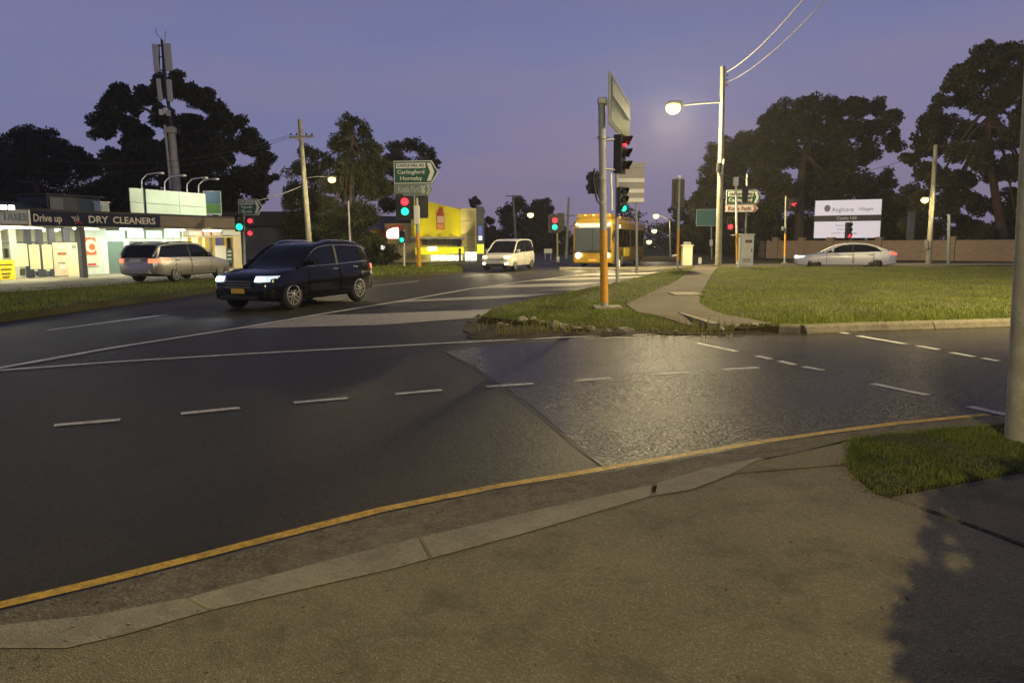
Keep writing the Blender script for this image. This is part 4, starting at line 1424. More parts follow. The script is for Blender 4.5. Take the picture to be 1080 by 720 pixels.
# ---- the bus
BUSY = mat('yellow_bus_paint', (.30, .185, .018), .4, 0, .12, 1.2, coat=.4)
def make_bus():
    L, Wd, H = 12.2, 2.5, 3.05
    A, B = D(625, 276, 45.0), None
    hd = Vector((-.32, -.947, 0)).normalized()
    c = Vector((A.x, A.y, 0.0)) - hd * (L / 2)
    root = thing('bus', 'yellow city bus with glaring headlights stopped behind the signals', 'bus', (c.x, c.y, 0.0), math.atan2(hd.y, hd.x))
    x0, x1, hw = L / 2, -L / 2, Wd / 2
    mb = MB()
    def sec(x, k, zl, zt):
        P = [(0, zl), (hw * k - .05, zl), (hw * k, zl + .08), (hw * k, zt - .38), (hw * k - .03, zt - .2), (hw * k - .14, zt - .06), (hw * k - .4, zt), (0, zt + .03)]
        return [(x, y, z) for y, z in P] + [(x, -y, z) for y, z in P[-2:0:-1]]
    rows = [sec(x0, .90, .42, H - .30), sec(x0 - .03, .95, .36, H - .14), sec(x0 - .12, .985, .32, H - .05), sec(x0 - .35, 1, .30, H), sec(x1 + .3, 1, .30, H), sec(x1 + .06, .98, .34, H - .06), sec(x1, .93, .40, H - .2)]
    n = len(rows[0])
    mb.add([p for r in rows for p in r], [(i * n + k, i * n + (k + 1) % n, (i + 1) * n + (k + 1) % n, (i + 1) * n + k) for i in range(len(rows) - 1) for k in range(n)] + [tuple(range(n)), tuple((len(rows) - 1) * n + k for k in range(n))[::-1]])
    mb.build('body', BUSY, root, smooth=35)
    # front
    MB().bevbox((x0 + .005, 0, 1.78), (.06, 2.18, 1.36), .02).build('windscreen', mat('bus_windscreen', (.05, .06, .07), .05, spec=.6), root)
    MB().bevbox((x0 + .04, 0, 1.78), (.02, .03, 1.34), .004).build('windscreen_divider', M_BLACK, root)
    MB().bevbox((x0 - .01, 0, 2.60), (.08, 1.75, .26), .02).build('destination_display', glow('destination_display_glow', (.85, .95, .70), .55), root)
    MB().bevbox((x0 - .01, 0, 1.04), (.07, 2.3, .16), .02).build('front_trim', M_BLACK, root)
    MB().bevbox((x0 + .01, 0, .55), (.10, 2.34, .36), .04).build('bumper', BUSY, root)
    MB().bevbox((x0 + .03, 0, .52), (.08, .5, .14), .01).build('number_plate', PL_Y, root)
    hm = glow('bus_headlight_glow', (1.0, .88, .52), 40)
    for sg in (1, -1):
        MB().lathe([(.17, 0), (.16, .05), (.09, .09)], 'X', 18, (x0 + .02, sg * .88, .80)).build('headlight', hm, root, smooth=50)
        MB().lathe([(.075, 0), (.06, .05)], 'X', 14, (x0 + .0, sg * .98, 2.66)).build('marker_light', glow('marker_light_glow', (1, .95, .7), 6), root)
        lamp(root, 'SPOT', (x0 + .15, sg * .88, .80), 700, (1, .80, .40), .08, aim((1, 0, -.13)), 55, .8, 'headlight_beam')
        MB().tube([(x0 - .1, sg * 1.2, 2.62), (x0 + .12, sg * 1.36, 2.55), (x0 + .14, sg * 1.38, 2.3)], .025, 6).build('mirror_arm', M_BLACK, root)
        MB().bevbox((x0 + .14, sg * 1.39, 2.10), (.10, .2, .40), .03).build('mirror', M_BLACK, root)
        # sides
        MB().bevbox((x0 - 6.6, sg * (hw + .002), 1.85), (10.2, .03, 1.12), .012).build('window_band', M_CARGLASS, root)
        for i in range(8):
            MB().bevbox((x0 - 1.6 - i * 1.42, sg * (hw + .014), 1.85), (.07, .02, 1.14), .005).build('window_frame', BUSY if i in (0, 3) else M_BLACK, root)
        for x in (x0 - 2.75, x1 + 3.1):
            MB().lathe([(.58, 0), (.58, .03)], 'Y', 24, (x, sg * (hw - .015) - .015, .52)).build('wheel_arch', M_BLACK, root)
            w = MB().lathe([(.30, -.14), (.44, -.14), (.48, -.1), (.48, .1), (.44, .14), (.30, .14)], 'Y', 24).build('wheel', M_RUBBER, root, (x, sg * (hw - .10), .48), smooth=50)
            MB().lathe([(.30, -.15), (.28, .15)], 'Y', 20).build('rim', M_ALLOY, w)
        MB().bevbox((x0 - 5.5, sg * (hw + .004), .42), (10.8, .03, .2), .01).build('skirt', mat('bus_skirt', (.10, .07, .02), .5), root)
    # door near the front on the kerb side, rear engine grille on the other
    for sg in (1,):
        d = MB().bevbox((x0 - 1.02, sg * (hw + .008), 1.42), (1.12, .03, 2.1), .01).build('door', M_BLACK, root)
        for k in (-.27, .27):
            MB().bevbox((x0 - 1.02 + k, sg * (hw + .024), 1.46), (.46, .02, 1.9), .01).build('pane', window_glass('bus_door_glass', (.4, .4, .35), .2), d)
        MB().bevbox((x0 - 2.0, sg * (hw + .02), 2.55), (.22, .04, .18), .01).build('side_light', glow('bus_side_light', (1, .95, .75), 4), root)
        MB().bevbox((x0 - 4.6, sg * (hw + .012), .95), (2.0, .02, .55), .006).build('side_panel', mat('bright_yellow_panel', (.78, .60, .05), .4), root)
    MB().bevbox((x0 - 1.0, 0, H + .10), (1.7, 2.1, .30), .10).build('roof_pod', BUSY, root)
    MB().bevbox((x0 - 6.5, 0, H + .09), (5.0, 1.9, .22), .08).build('air_conditioner', BUSY, root)
    for k in (-.5, 0, .5):
        MB().bevbox((x0 - .12, k, H + .16), (.06, .12, .06), .01).build('roof_marker', glow('roof_marker_glow', (1, .7, .25), 2), root)
make_bus()

# ================================================================== POLES, SIGNALS, SIGNS
RED = glow('red_signal_glow', (1.0, .028, .05), 2.6)
GREEN = glow('green_signal_glow', (.015, .80, .42), 2.2)
LENS_OFF = mat('unlit_signal_lens', (.02, .02, .02), .3)
def signal_head(parent, loc, yaw, lit=None, n=3, s=.30, board=True, colr=None):
    """upright head; lit = index from the top; local -Y faces the traffic"""
    R = Matrix.Rotation(yaw, 3, 'Z')
    h = n * s
    m = MB()
    m.bevbox((0, 0, 0), (s * 1.05, .20, h + .04), .02)
    if board:
        m.plate([(-s * .85, -h / 2 - .18), (s * .85, -h / 2 - .18), (s * .95, -h / 2 - .08), (s * .95, h / 2 + .08), (s * .85, h / 2 + .18), (-s * .85, h / 2 + .18), (-s * .95, h / 2 + .08), (-s * .95, -h / 2 - .08)], .02, .035)
    o = m.build('signal_head', M_BLACK, parent, loc, yaw)
    for i in range(n):
        z = h / 2 - s * (i + .5)
        on = (lit == i) or (isinstance(lit, (list, tuple)) and i in lit)
        c = colr or (RED if i == 0 else GREEN)
        MB().lathe([(s * .40, 0), (s * .36, -.025), (s * .2, -.045)], 'Y', 16, (0, -.10, z)).build('lens', c if on else LENS_OFF, o)
        vs = []
        for k in range(11):
            a = rad(-25 + 230 * k / 10)
            x, zz = math.cos(a) * s * .45, math.sin(a) * s * .45
            vs.append([(x, -.10, z + zz), (x, -.30 + .10 * (1 - max(0, math.sin(a))), z + zz)])
        vi = MB().grid(vs)
        vi.grid([[(p[0] * .94, p[1], z + (p[2] - z) * .94) for p in r] for r in vs])
        vi.build('visor', M_BLACK, o)
    return o
def pole(name, label, cat, foot, head, depth, r0, r1, m, zb=0.0, group=None, paint=None, n=12, base=True):
    """straight pole between two photo points at one distance; paint = (material, px top y, px bottom y)"""
    A, B = D(*foot, depth), D(*head, depth)
    A.z = zb
    root = thing(name, label, cat, A, 0, group)
    T = lambda f: (B - A) * f
    d = B - A
    o = MB().tube([T(0), T(.33), T(.66), T(1)], [r0, r0 + (r1 - r0) * .33, r0 + (r1 - r0) * .66, r1], n).build('post', m, root, smooth=50)
    if paint:
        pm, ya, yb = paint
        fa, fb = (foot[1] - ya) / (foot[1] - head[1]), (foot[1] - yb) / (foot[1] - head[1])
        MB().tube([T(fb), T(fa)], [r0 * 1.0 + .006 + (r1 - r0) * fb, r0 + .006 + (r1 - r0) * fa], n).build('painted_band', pm, root, smooth=50)
    if base:
        MB().bevbox((0, 0, .02), (r0 * 5, r0 * 5, .06), .01).build('base_plate', M_CONC2, root)
    return root, A, B
def rel(root, px, py, depth):
    return D(px, py, depth) - root.location
def arrow_poly(w, h, tip):
    return [(-w / 2, -h / 2), (w / 2 - tip, -h / 2), (w / 2, 0), (w / 2 - tip, h / 2), (-w / 2, h / 2)]
def arrow_sign(label, loc, yaw, w, h, lines, plate_line=None, m=M_SIGNGREEN, tm=M_SIGNWHITE, group=None, tip=None, icon=False):
    """fingerboard sign pointing right; local -Y is the face"""
    root = thing('direction_sign', label, 'direction sign', loc, yaw, group)
    tip = tip or h * .30
    MB().plate(arrow_poly(w, h, tip), 0, .03).build('border', tm, root)
    MB().plate(arrow_poly(w - h * .07, h - h * .07, tip), -.008, -.001).build('face', m, root)
    x = w / 2 - tip * .62
    ch = [(x - tip * 1.15, h * .40), (x - tip * .52, h * .40), (x, 0), (x - tip * .52, -h * .40), (x - tip * 1.15, -h * .40), (x - tip * .63, 0)]
    MB().plate(ch, -.016, -.009).build('chevron', tm, root)
    aw = w - tip * 2.0
    cx = -w / 2 + aw / 2 + h * .06
    rows = len(lines) + (1 if plate_line else 0)
    rh = h * .84 / rows
    y = h * .42 - rh / 2
    if plate_line:
        MB().plate([(cx - aw * .47, y - rh * .40), (cx + aw * .47, y - rh * .40), (cx + aw * .47, y + rh * .44), (cx - aw * .47, y + rh * .44)], -.016, -.009).build('name_panel', tm, root)
        text(plate_line, rh * .62, M_BLACK, root, (cx, -.019, y + rh * .02), width=aw * .86, bold=.004)
        y -= rh
    for ln in lines:
        text(ln, rh * .86, tm, root, (cx - (h * .12 if icon else 0), -.012, y), width=min(aw * (.70 if icon else .86), len(ln) * rh * .52), bold=.004)
        y -= rh
    if icon:
        x = cx + aw * .40
        mb = MB()
        mb.lathe([(h * .15, -.003), (h * .15, .003)], 'Y', 14, (x, -.013, h * .12))
        mb.lathe([(h * .19, -.003), (h * .19, .003)], 'Y', 14, (x, -.014, -h * .16))
        for sg in (1, -1):
            mb.lathe([(h * .08, -.003), (h * .08, .003)], 'Y', 12, (x + sg * h * .15, -.0135, h * .24))
        mb.build('pictogram', tm, root)
    return root

# --- main signal pole on the worn tip of the island
DP = 16.7
zB = 0.155
sp, A, B = pole('traffic_signal', 'tall grey traffic signal pole with orange lower half on a concrete pad', 'traffic signal', (637.5, 323), (634.5, 106), DP, .085, .078, M_STEEL, zb=.13, paint=(M_ORANGE, 239, 316))
MB().bevbox((.06, -.02, .04), (.62, .50, .07), .015).build('footing', M_CONC2, sp)
MB().bevbox(rel(sp, 635, 107, DP), (.19, .19, .14), .02).build('cap', M_GALV, sp)
MB().bevbox(rel(sp, 641, 109, DP), (.22, .09, .10), .015).build('bracket', M_GALV, sp)
for y in (145, 188, 214):
    p = rel(sp, 635, y, DP)
    MB().lathe([(.10, -.03), (.10, .03)], 'Z', 14, p).build('clamp', M_GALV, sp)
MB().tube([rel(sp, 629.5, 145, DP), rel(sp, 643, 145, DP)], .012, 6).build('clamp_bolt', M_GALV, sp)
for pts in ([(627, 178), (625.5, 190), (628.5, 207), (630.5, 213)], [(630, 180), (629, 192), (631, 205), (633, 210)]):
    MB().tube([rel(sp, a, b, DP - .05) for a, b in pts], .022, 7).build('cable_loop', M_BLACK, sp, smooth=60)
h = signal_head(sp, rel(sp, 653.5, 163, DP + .3), rad(62), 0, 3, .27, board=False)
MB().tube([rel(sp, 637, 148, DP), rel(sp, 652, 147, DP + .3)], .025, 8).build('bracket', M_GALV, sp)
MB().tube([rel(sp, 637, 178, DP), rel(sp, 652, 180, DP + .3)], .025, 8).build('bracket', M_GALV, sp)
signal_head(sp, rel(sp, 626.5, 193, DP + .25), rad(200), None, 2, .22, board=False)
MB().tube([rel(sp, 644, 183, DP + .1), rel(sp, 645, 205, DP + .1), rel(sp, 645, 222, DP + .1)], .03, 8).build('conduit', M_WHITEP, sp)
# big fingerboard on top, turned almost edge-on
pa, pb = D(642.5, 107.5, 16.4), D(663.5, 128, 20.2)
yaw = math.atan2(pb.y - pa.y, pb.x - pa.x)
bs = thing('road_sign', 'large grey fingerboard seen nearly edge-on at the top of the orange footed signal pole', 'road sign', (pa + pb) / 2, yaw)
wl = (pb - pa).length
M_DULL = mat('dull_sign_grey', (.24, .25, .25), .5, 0, .1, 2)
MB().bevbox((0, 0, 0), (wl, .05, 1.08), .012).build('border', M_GALV, bs)
MB().plate([(-wl / 2 + .08, -.46), (wl / 2 - .08, -.46), (wl / 2 - .08, .46), (-wl / 2 + .08, .46)], -.036, -.028).build('face', mat('dull_green_sign', (.06, .085, .06), .5, 0, .1, 2), bs)
MB().plate([(-wl / 2 + .2, .08), (wl / 2 - .2, .08), (wl / 2 - .2, .40), (-wl / 2 + .2, .40)], -.046, -.038).build('name_panel', M_DULL, bs)
for x in (-wl * .32, wl * .32):
    MB().box((x, .045, 0), (.06, .04, 1.0)).build('rail', M_GALV, bs)
# --- second head on its own thin post, green
sg2, A, B = pole('traffic_signal', 'thin grey post carrying a green light just behind the tall orange footed pole', 'traffic signal', (651, 300), (650.5, 178), 25.0, .055, .05, M_STEEL, zb=.23)
signal_head(sg2, rel(sg2, 656, 211, 24.8), rad(28), 2, 3, .27, board=False)
# --- back of a sign on two coloured bands
sb, A, B = pole('road_sign', 'back of a banded grey road sign on a thin post on the lawn', 'road sign', (671.5, 291), (671, 173), 30.5, .05, .05, M_STEEL, zb=.33, base=False)
p = rel(sb, 664.5, 193, 30.4)
MB().bevbox((p.x, p.y, p.z), (1.16, .03, 1.62), .01).build('plate', mat('sign_back_grey', (.26, .25, .26), .5, .1, .1, 2), sb)
for dz in (.62, .10, -.32, -.68):
    MB().bevbox((p.x, p.y - .03, p.z + dz), (1.14, .03, .05 if dz > .5 else .16), .01).build('rail', M_WHITEP if dz < .5 else M_STEEL, sb)
# --- backward facing signal further on
s6, A, B = pole('traffic_signal', 'traffic signal with its black back towards us beside the cream box at the path end', 'traffic signal', (714.5, 281), (716.5, 187), 33.5, .06, .055, M_STEEL, zb=.40, paint=(M_ORANGE, 240, 272))
signal_head(s6, rel(s6, 715, 204, 33.6), rad(180), None, 3, .30)
MB().bevbox(rel(s6, 716.5, 187, 33.5), (.14, .14, .12), .02).build('cap', M_WHITEP, s6)
MB().tube([rel(s6, 709, 270, 33.4), rel(s6, 714, 269, 33.4)], .04, 7).build('push_button', M_WHITEP, s6)
c = G(724, 280.3, .10)
cb = thing('utility_box', 'cream street cabinet just right of the backward facing signal', 'cabinet', (c.x, c.y, .1))
MB().bevbox((0, 0, .62), (.62, .5, 1.2), .03).build('case', mat('cream_paint', (.68, .66, .48), .5), cb)
MB().bevbox((0, 0, 1.26), (.70, .58, .10), .02).build('lid', mat('cream_paint', (.6, .6, .5)), cb)
MB().bevbox((0, -.255, .62), (.52, .02, 1.0), .006).build('door', mat('cream_door_paint', (.72, .70, .52), .5), cb)
MB().bevbox((0, 0, 1.40), (.46, .3, .18), .03).build('vent_hood', M_STEEL, cb)
# --- teal direction board
ts, A, B = pole('road_sign', 'teal rectangular direction board left of the street lamp pole', 'road sign', (750.5, 277), (750, 222), 62, .06, .06, M_STEEL, zb=.1, base=False)
p = rel(ts, 746, 229.5, 61.8)
MB().bevbox(tuple(p), (1.85, .04, 1.36), .01).build('border', M_SIGNWHITE, ts)
MB().bevbox((p.x, p.y - .025, p.z), (1.79, .02, 1.30), .008).build('face', mat('teal_sign', (.06, .20, .19), .5), ts)
for dz in (.3, 0, -.3):
    MB().box((p.x, p.y - .04, p.z + dz), (1.75, .01, .02)).build('seam', mat('teal_seam', (.04, .12, .12)), ts)
MB().bevbox(rel(ts, 750, 256, 61.9), (.26, .04, .5), .01).build('number_panel', M_SIGNWHITE, ts)
# --- signal with fingerboards behind, beside the cabinet
s7, A, B = pole('traffic_signal', 'white topped traffic signal showing a big red light beside the grey controller cabinet', 'traffic signal', (777.5, 281.5), (776, 188), 37.6, .06, .055, M_WHITEP, zb=.42, paint=(M_ORANGE, 247, 277))
MB().bevbox(rel(s7, 776, 191.5, 37.6), (.24, .2, .42), .03).build('radio_box', M_WHITEP, s7)
signal_head(s7, rel(s7, 770.5, 236, 37.4), rad(-15), 1, 2, .30, board=False, colr=RED)
signal_head(s7, rel(s7, 786, 205, 37.9), rad(150), None, 3, .26, board=False)
MB().tube([rel(s7, 776, 248, 37.6), rel(s7, 770, 248, 37.5)], .02, 6).build('bracket', M_WHITEP, s7)
pole('sign_post', 'grey post behind the cabinet holding the two fingerboards', 'post', (785.5, 280), (788, 184), 39.0, .055, .05, M_STEEL, zb=.42, base=False)
p = D(784.5, 208, 38.8)
arrow_sign('green arrow sign with a red tinged name panel above the grey controller cabinet', p, rad(4), 1.86, .72, ['Carlingford'], 'CASTLE HILL RD')
p = D(782.5, 219.8, 38.75)
arrow_sign('slim white arrow sign hung directly under a green one above the grey controller cabinet', p, rad(4), 1.75, .38, ['Koala Park'], None, M_SIGNWHITE, mat('sign_red_brown', (.35, .10, .08), .5), tip=.18)
c = lawn_xy([(786, 283)])[0]
cab = thing('controller_cabinet', 'grey traffic signal controller cabinet standing at the back edge of the lawn', 'cabinet', (c[0], c[1], hz(*c)), rad(-6))
MB().bevbox((0, 0, .76), (.60, .42, 1.40), .03).build('case', mat('cabinet_grey', (.34, .36, .36), .5, .1, .18, 3), cab)
MB().bevbox((0, 0, 1.49), (.66, .48, .06), .02).build('lid', M_GALV, cab)
MB().bevbox((0, 0, .04), (.66, .48, .14), .02).build('plinth', M_CONC2, cab)
d = MB().bevbox((0, -.22, .78), (.52, .03, 1.24), .01).build('door', mat('cabinet_door_grey', (.38, .40, .40), .5, .1, .15, 3), cab)
MB().bevbox((.20, -.245, .8), (.04, .04, .14), .01).build('handle', M_BLACK, d)
MB().bevbox((.06, -.24, 1.20), (.30, .015, .14), .004).build('sticker', mat('dark_sticker', (.06, .03, .03), .5), d)
for k in range(4):
    MB().box((0, -.238, .28 + k * .05), (.34, .01, .018)).build('louvre', M_BLACK, d)
# --- red arrow signal and the one in front of the billboard
s8, A, B = pole('traffic_signal', 'slim signal post with a red left arrow light standing before the dark gum tree', 'traffic signal', (827.5, 280), (829, 207), 40.5, .055, .05, M_STEEL, zb=.38, paint=(M_ORANGE, 247, 272))
h8 = signal_head(s8, rel(s8, 836, 216, 40.3), rad(0), None, 1, .36, board=True)
MB().plate([(-.13, 0), (.0, .10), (.0, .045), (.14, .11), (.14, .03), (.02, -.01), (.06, -.10)], -.17, -.16).build('arrow', RED, h8)
MB().tube([rel(s8, 829, 214, 40.5), rel(s8, 836, 214, 40.4)], .02, 6).build('bracket', M_STEEL, s8)
MB().bevbox(rel(s8, 825.5, 241, 40.4), (.12, .1, .22), .02).build('push_button', M_GALV, s8)
s9, A, B = pole('traffic_signal', 'small signal head with a red light before the white billboard behind the white sedan', 'traffic signal', (896.5, 281), (897.5, 233), 46, .05, .05, M_STEEL, zb=.1)
signal_head(s9, rel(s9, 894.5, 243, 45.8), rad(20), 2, 3, .31, board=False, colr=RED)
# --- signals across the main road on the left
s1, A, B = pole('traffic_signal', 'signal post with one green and two red lights at the corner of the shops', 'traffic signal', (258, 285), (257, 231), 38.5, .055, .05, M_STEEL, zb=.05)
signal_head(s1, rel(s1, 252.5, 235, 38.3), rad(12), 1, 2, .42, board=False)
signal_head(s1, rel(s1, 264, 233, 38.4), rad(12), 0, 1, .30, board=False)
signal_head(s1, rel(s1, 264, 246, 38.4), rad(12), 0, 1, .30, board=False)
p = D(264, 218.5, 38.45)
arrow_sign('small green arrow sign with cream name panel at the corner of the shops', p, rad(-8), 1.30, .80, ['North', 'Rocks'], 'PENNANT HILLS RD')
MB().tube([rel(s1, 257, 232, 38.5), rel(s1, 258, 212, 38.5)], .04, 8).build('sign_arm', M_STEEL, s1)
s2, A, B = pole('traffic_signal', 'signal pole with orange foot on the grass median under the two large arrow signs', 'traffic signal', (442, 281), (438.5, 190), 44, .12, .10, M_STEEL, zb=.10, paint=(M_ORANGE, 244, 280))
h2 = signal_head(s2, rel(s2, 427, 218, 43.8), rad(5), (0, 1), 2, .56, board=True)
signal_head(s2, rel(s2, 445.5, 217, 44.2), rad(185), None, 3, .36, board=True)
MB().bevbox(rel(s2, 439.5, 227, 43.9), (.34, .28, 1.1), .05).build('junction_box', M_WHITEP, s2)
p = D(438.8, 181.5, 43.7)
arrow_sign('largest green arrow sign, reading Carlingford and Hornsby, high on the median pole', p, rad(-6), 2.62, 1.28, ['Carlingford', 'Hornsby'], 'CASTLE HILL RD')
p = D(436, 199.8, 43.75)
arrow_sign('faded grey green Koala Park arrow sign under the largest green arrow sign', p, rad(-6), 2.28, .72, ['Koala Park'], None, mat('faded_sign_green', (.15, .20, .17), .5), mat('faded_sign_white', (.40, .43, .38), .5), icon=True)
s3, A, B = pole('traffic_signal', 'short white post with a green light in front of the red and white restaurant sign', 'traffic signal', (426.5, 282), (426, 243), 46, .05, .045, M_WHITEP, zb=.10)
signal_head(s3, rel(s3, 424, 250, 45.8), rad(0), 1, 2, .34, board=False)
s4, A, B = pole('traffic_signal', 'signal showing red over green between the white people mover and the bus', 'traffic signal', (588, 278.5), (587.5, 226), 58, .06, .055, mat('yellowish_post', (.5, .42, .2), .5), zb=.1)
signal_head(s4, rel(s4, 585, 236, 57.8), rad(0), (0, 1), 2, .52, board=True)
signal_head(s4, rel(s4, 591, 234, 58), rad(180), None, 3, .33, board=True)

# --- timber power poles and street lights
SOD = (1.0, .80, .40)
def street_light(parent, loc, s, glowm, power, spot=None, colr=SOD, soft=.12):
    MB().bevbox((loc[0] + .05 * s, loc[1], loc[2] + .10 * s), (.40 * s, .20 * s, .09 * s), .03 * s).build('lamp_housing', M_STEEL, parent)
    MB().lathe([(.02 * s, -.24 * s), (.12 * s, -.215 * s), (.20 * s, -.14 * s), (.225 * s, -.04 * s), (.20 * s, .03 * s), (.12 * s, .06 * s)], 'Z', 18, loc).build('lamp_bowl', glowm, parent, smooth=70)
    if power:
        lamp(parent, 'POINT', (loc[0], loc[1], loc[2] - .08 * s - .20 * s - soft * .6), power, colr, soft)
G_MAIN = glow('bright_street_lamp_glow', (1.0, .70, .20), 4.2)
G_FAR = glow('far_street_lamp_glow', (1.0, .76, .30), 3.2)
pp1, A, B = pole('power_pole', 'tall timber pole with the brightest street lamp at the end of the path', 'power pole', (757.5, 282), (762.5, 70), 37.8, .17, .12, M_TIMBERN, zb=.40, base=False)
MB().tube([rel(pp1, 761.5, 107.5, 37.8), rel(pp1, 735, 109.5, 37.8), rel(pp1, 716, 111.5, 37.8)], [.045, .04, .035], 8).build('lamp_arm', M_GALV, pp1)
street_light(pp1, rel(pp1, 710, 112, 37.8), 1.65, G_MAIN, 10000, soft=.20)
for y in (75, 80, 85, 90):
    MB().lathe([(.03, -.05), (.06, 0), (.03, .06)], 'Z', 10, rel(pp1, 766.5, y, 37.7)).build('insulator', M_BLACK, pp1)
MB().tube([rel(pp1, 758.5, 172, 37.6), rel(pp1, 758, 182, 37.6)], .13, 8).build('fuse_box', M_BLACK, pp1)
MB().tube([rel(pp1, 763.5, 168, 37.6), rel(pp1, 761, 184, 37.6)], .05, 6).build('cable_guard', M_WHITEP, pp1)
pp2, A, B = pole('power_pole', 'timber pole with a small yellow lamp before the brick wall at the right', 'power pole', (979, 280), (987, 153), 47, .17, .12, M_TIMBERN, zb=.08, base=False)
MB().tube([rel(pp2, 983, 208, 47), rel(pp2, 977, 209, 46.6)], .03, 6).build('lamp_arm', M_GALV, pp2)
street_light(pp2, rel(pp2, 975.5, 210, 46.4), 1.0, glow('small_lamp_glow', (1, .78, .22), 4), 420)
MB().tube([rel(pp2, 982, 195, 46.8), rel(pp2, 990, 196, 46.8)], .02, 6).build('bracket', M_GALV, pp2)
MB().tube([rel(pp2, 977, 253, 46.8), rel(pp2, 977.5, 262, 46.8)], .12, 6).build('meter_box', M_STEEL, pp2)
pp3, A, B = pole('power_pole', 'leaning timber power pole with a crossarm rising behind the dark four wheel drive', 'power pole', (328, 279), (316, 126), 45, .19, .12, M_TIMBERN, zb=.06, base=False)
MB().bevbox(rel(pp3, 318, 144.5, 44.9), (1.45, .12, .12), .015, Matrix.Rotation(rad(-3), 3, 'Y')).build('crossarm', M_TIMBER, pp3)
for x in (307, 313, 323, 329):
    MB().lathe([(.03, 0), (.055, .06), (.03, .14)], 'Z', 8, rel(pp3, x, 143, 44.9)).build('insulator', M_BLACK, pp3)
for sgn, x in ((-1, 311), (1, 327)):
    MB().tube([rel(pp3, x, 145.5, 44.85), rel(pp3, 318.5, 152, 44.85)], .02, 5).build('brace', M_GALV, pp3)
MB().tube([rel(pp3, 321.5, 188, 45), rel(pp3, 335, 186, 44.5), rel(pp3, 348, 187, 44)], .03, 6).build('lamp_arm', M_GALV, pp3)
street_light(pp3, rel(pp3, 350, 188.5, 43.8), 1.0, glow('small_lamp_glow', (1, .78, .22), 4), 650)
pp4, A, B = pole('power_pole', 'far power pole with a straight crossarm above the white people mover', 'power pole', (545, 279), (541, 206), 95, .17, .12, M_TIMBERN, zb=.06, base=False)
MB().bevbox(rel(pp4, 541.5, 206.8, 94.8), (2.0, .14, .14), .015).build('crossarm', M_TIMBER, pp4)
MB().tube([rel(pp4, 543, 227, 95), rel(pp4, 558, 225, 94)], .04, 5).build('lamp_arm', M_GALV, pp4)
street_light(pp4, rel(pp4, 559.5, 226, 94), 1.8, G_FAR, 0)
pp5, A, B = pole('power_pole', 'bare leaning pole with one short crossarm left of the bus roof', 'power pole', (597, 279), (600, 208), 70, .14, .10, M_TIMBERN, zb=.06, base=False)
MB().bevbox(rel(pp5, 601, 227.5, 69.9), (.9, .08, .08), .01).build('crossarm', M_TIMBER, pp5)
for i, (lx, ly, px_, dd, sc) in enumerate(((692, 227, 707, 74, 1.35), (690, 243, 704, 105, 1.7), (684.5, 254.5, 695, 138, 2.3), (690.5, 260.5, 697, 175, 2.2))):
    nm = ('nearest and highest of the far street lamps right of the bus', 'second highest of the far street lamps right of the bus', 'third highest far street lamp close to the bus rear', 'lowest and farthest street lamp in the row right of the bus')[i]
    fl, A, B = pole('street_lamp', nm, 'street lamp', (px_, 278), (px_ - .5, ly + 6), dd, .10, .07, M_GALV, zb=.06, group='street lamps far down the road', base=False)
    MB().tube([rel(fl, px_ - .5, ly + 6, dd), rel(fl, (px_ + lx) / 2, ly + 1.5, dd), rel(fl, lx, ly - .5, dd)], [.06, .05, .04], 6).build('lamp_arm', M_GALV, fl)
    street_light(fl, rel(fl, lx, ly, dd), sc, G_FAR, 500 if i == 0 else 0)
pole('bollard_post', 'bluish square post standing beside the yellow lit pole at the right', 'post', (1000, 280), (1001, 226), 47.5, .11, .11, mat('blue_grey_post', (.14, .18, .20), .6, 0, .15, 2), zb=.08, n=4, base=False)
pole('lamp_post', 'thin white lamp post without a lit lamp behind the dark four wheel drive', 'lamp post', (370, 279), (367.5, 212), 43, .05, .04, M_WHITEP, zb=.06, base=False)
# near pole at the right edge, out of which only the left half shows
npole, A, B = pole('power_pole', 'thick pale timber pole rising through the grass at the very right edge', 'power pole', (1086, 457), (1130, -420), 5.75, .165, .13, M_TIMBERN, zb=.02, base=False, n=28)
top = rel(npole, 1100, -380, 5.75)
MB().tube([top, top + Vector((-.4, 1.2, .35)), top + Vector((-.9, 2.4, .5))], [.045, .04, .035], 8).build('lamp_arm', M_GALV, npole)
street_light(npole, top + Vector((-1.0, 2.65, .5)), 1.1, mat('unlit_lamp_bowl', (.5, .5, .48), .2), 0)
# street lamp on the lawn kerb just outside the frame at the right
rl = thing('street_lamp', 'street lamp on the lawn kerb beyond the right edge', 'street lamp', (14.5, 15.6, .12))
MB().tube([(0, 0, 0), (0, 0, 4), (0, 0, 9)], [.10, .08, .06], 12).build('post', M_GALV, rl)
MB().tube([(0, 0, 9), (-.8, -1, 9.3), (-1.9, -2.4, 9.35)], [.05, .045, .04], 8).build('lamp_arm', M_GALV, rl)
street_light(rl, Vector((-2.0, -2.55, 9.3)), 1.1, G_MAIN, 0)
lamp(rl, 'SPOT', (-2.0, -2.55, 9.0), 15000, SOD, .12, aim((-3.6, 6.5, -9.2)), 112, .75)
# street lamp behind the viewer that lights the footpath
bl = thing('street_lamp', 'street lamp standing on the footpath behind the viewer', 'street lamp', (-2.65, -10.95, .06))
MB().tube([(0, 0, 0), (0, 0, 4), (0, 0, 8.2)], [.10, .08, .06], 12).build('post', M_GALV, bl)
MB().tube([(0, 0, 8.2), (.5, .5, 8.45), (1.2, 1.2, 8.5)], [.05, .045, .04], 8).build('lamp_arm', M_GALV, bl)
street_light(bl, Vector((1.35, 1.35, 8.45)), 1.1, G_MAIN, 7400, colr=(1, .81, .36), soft=.05)
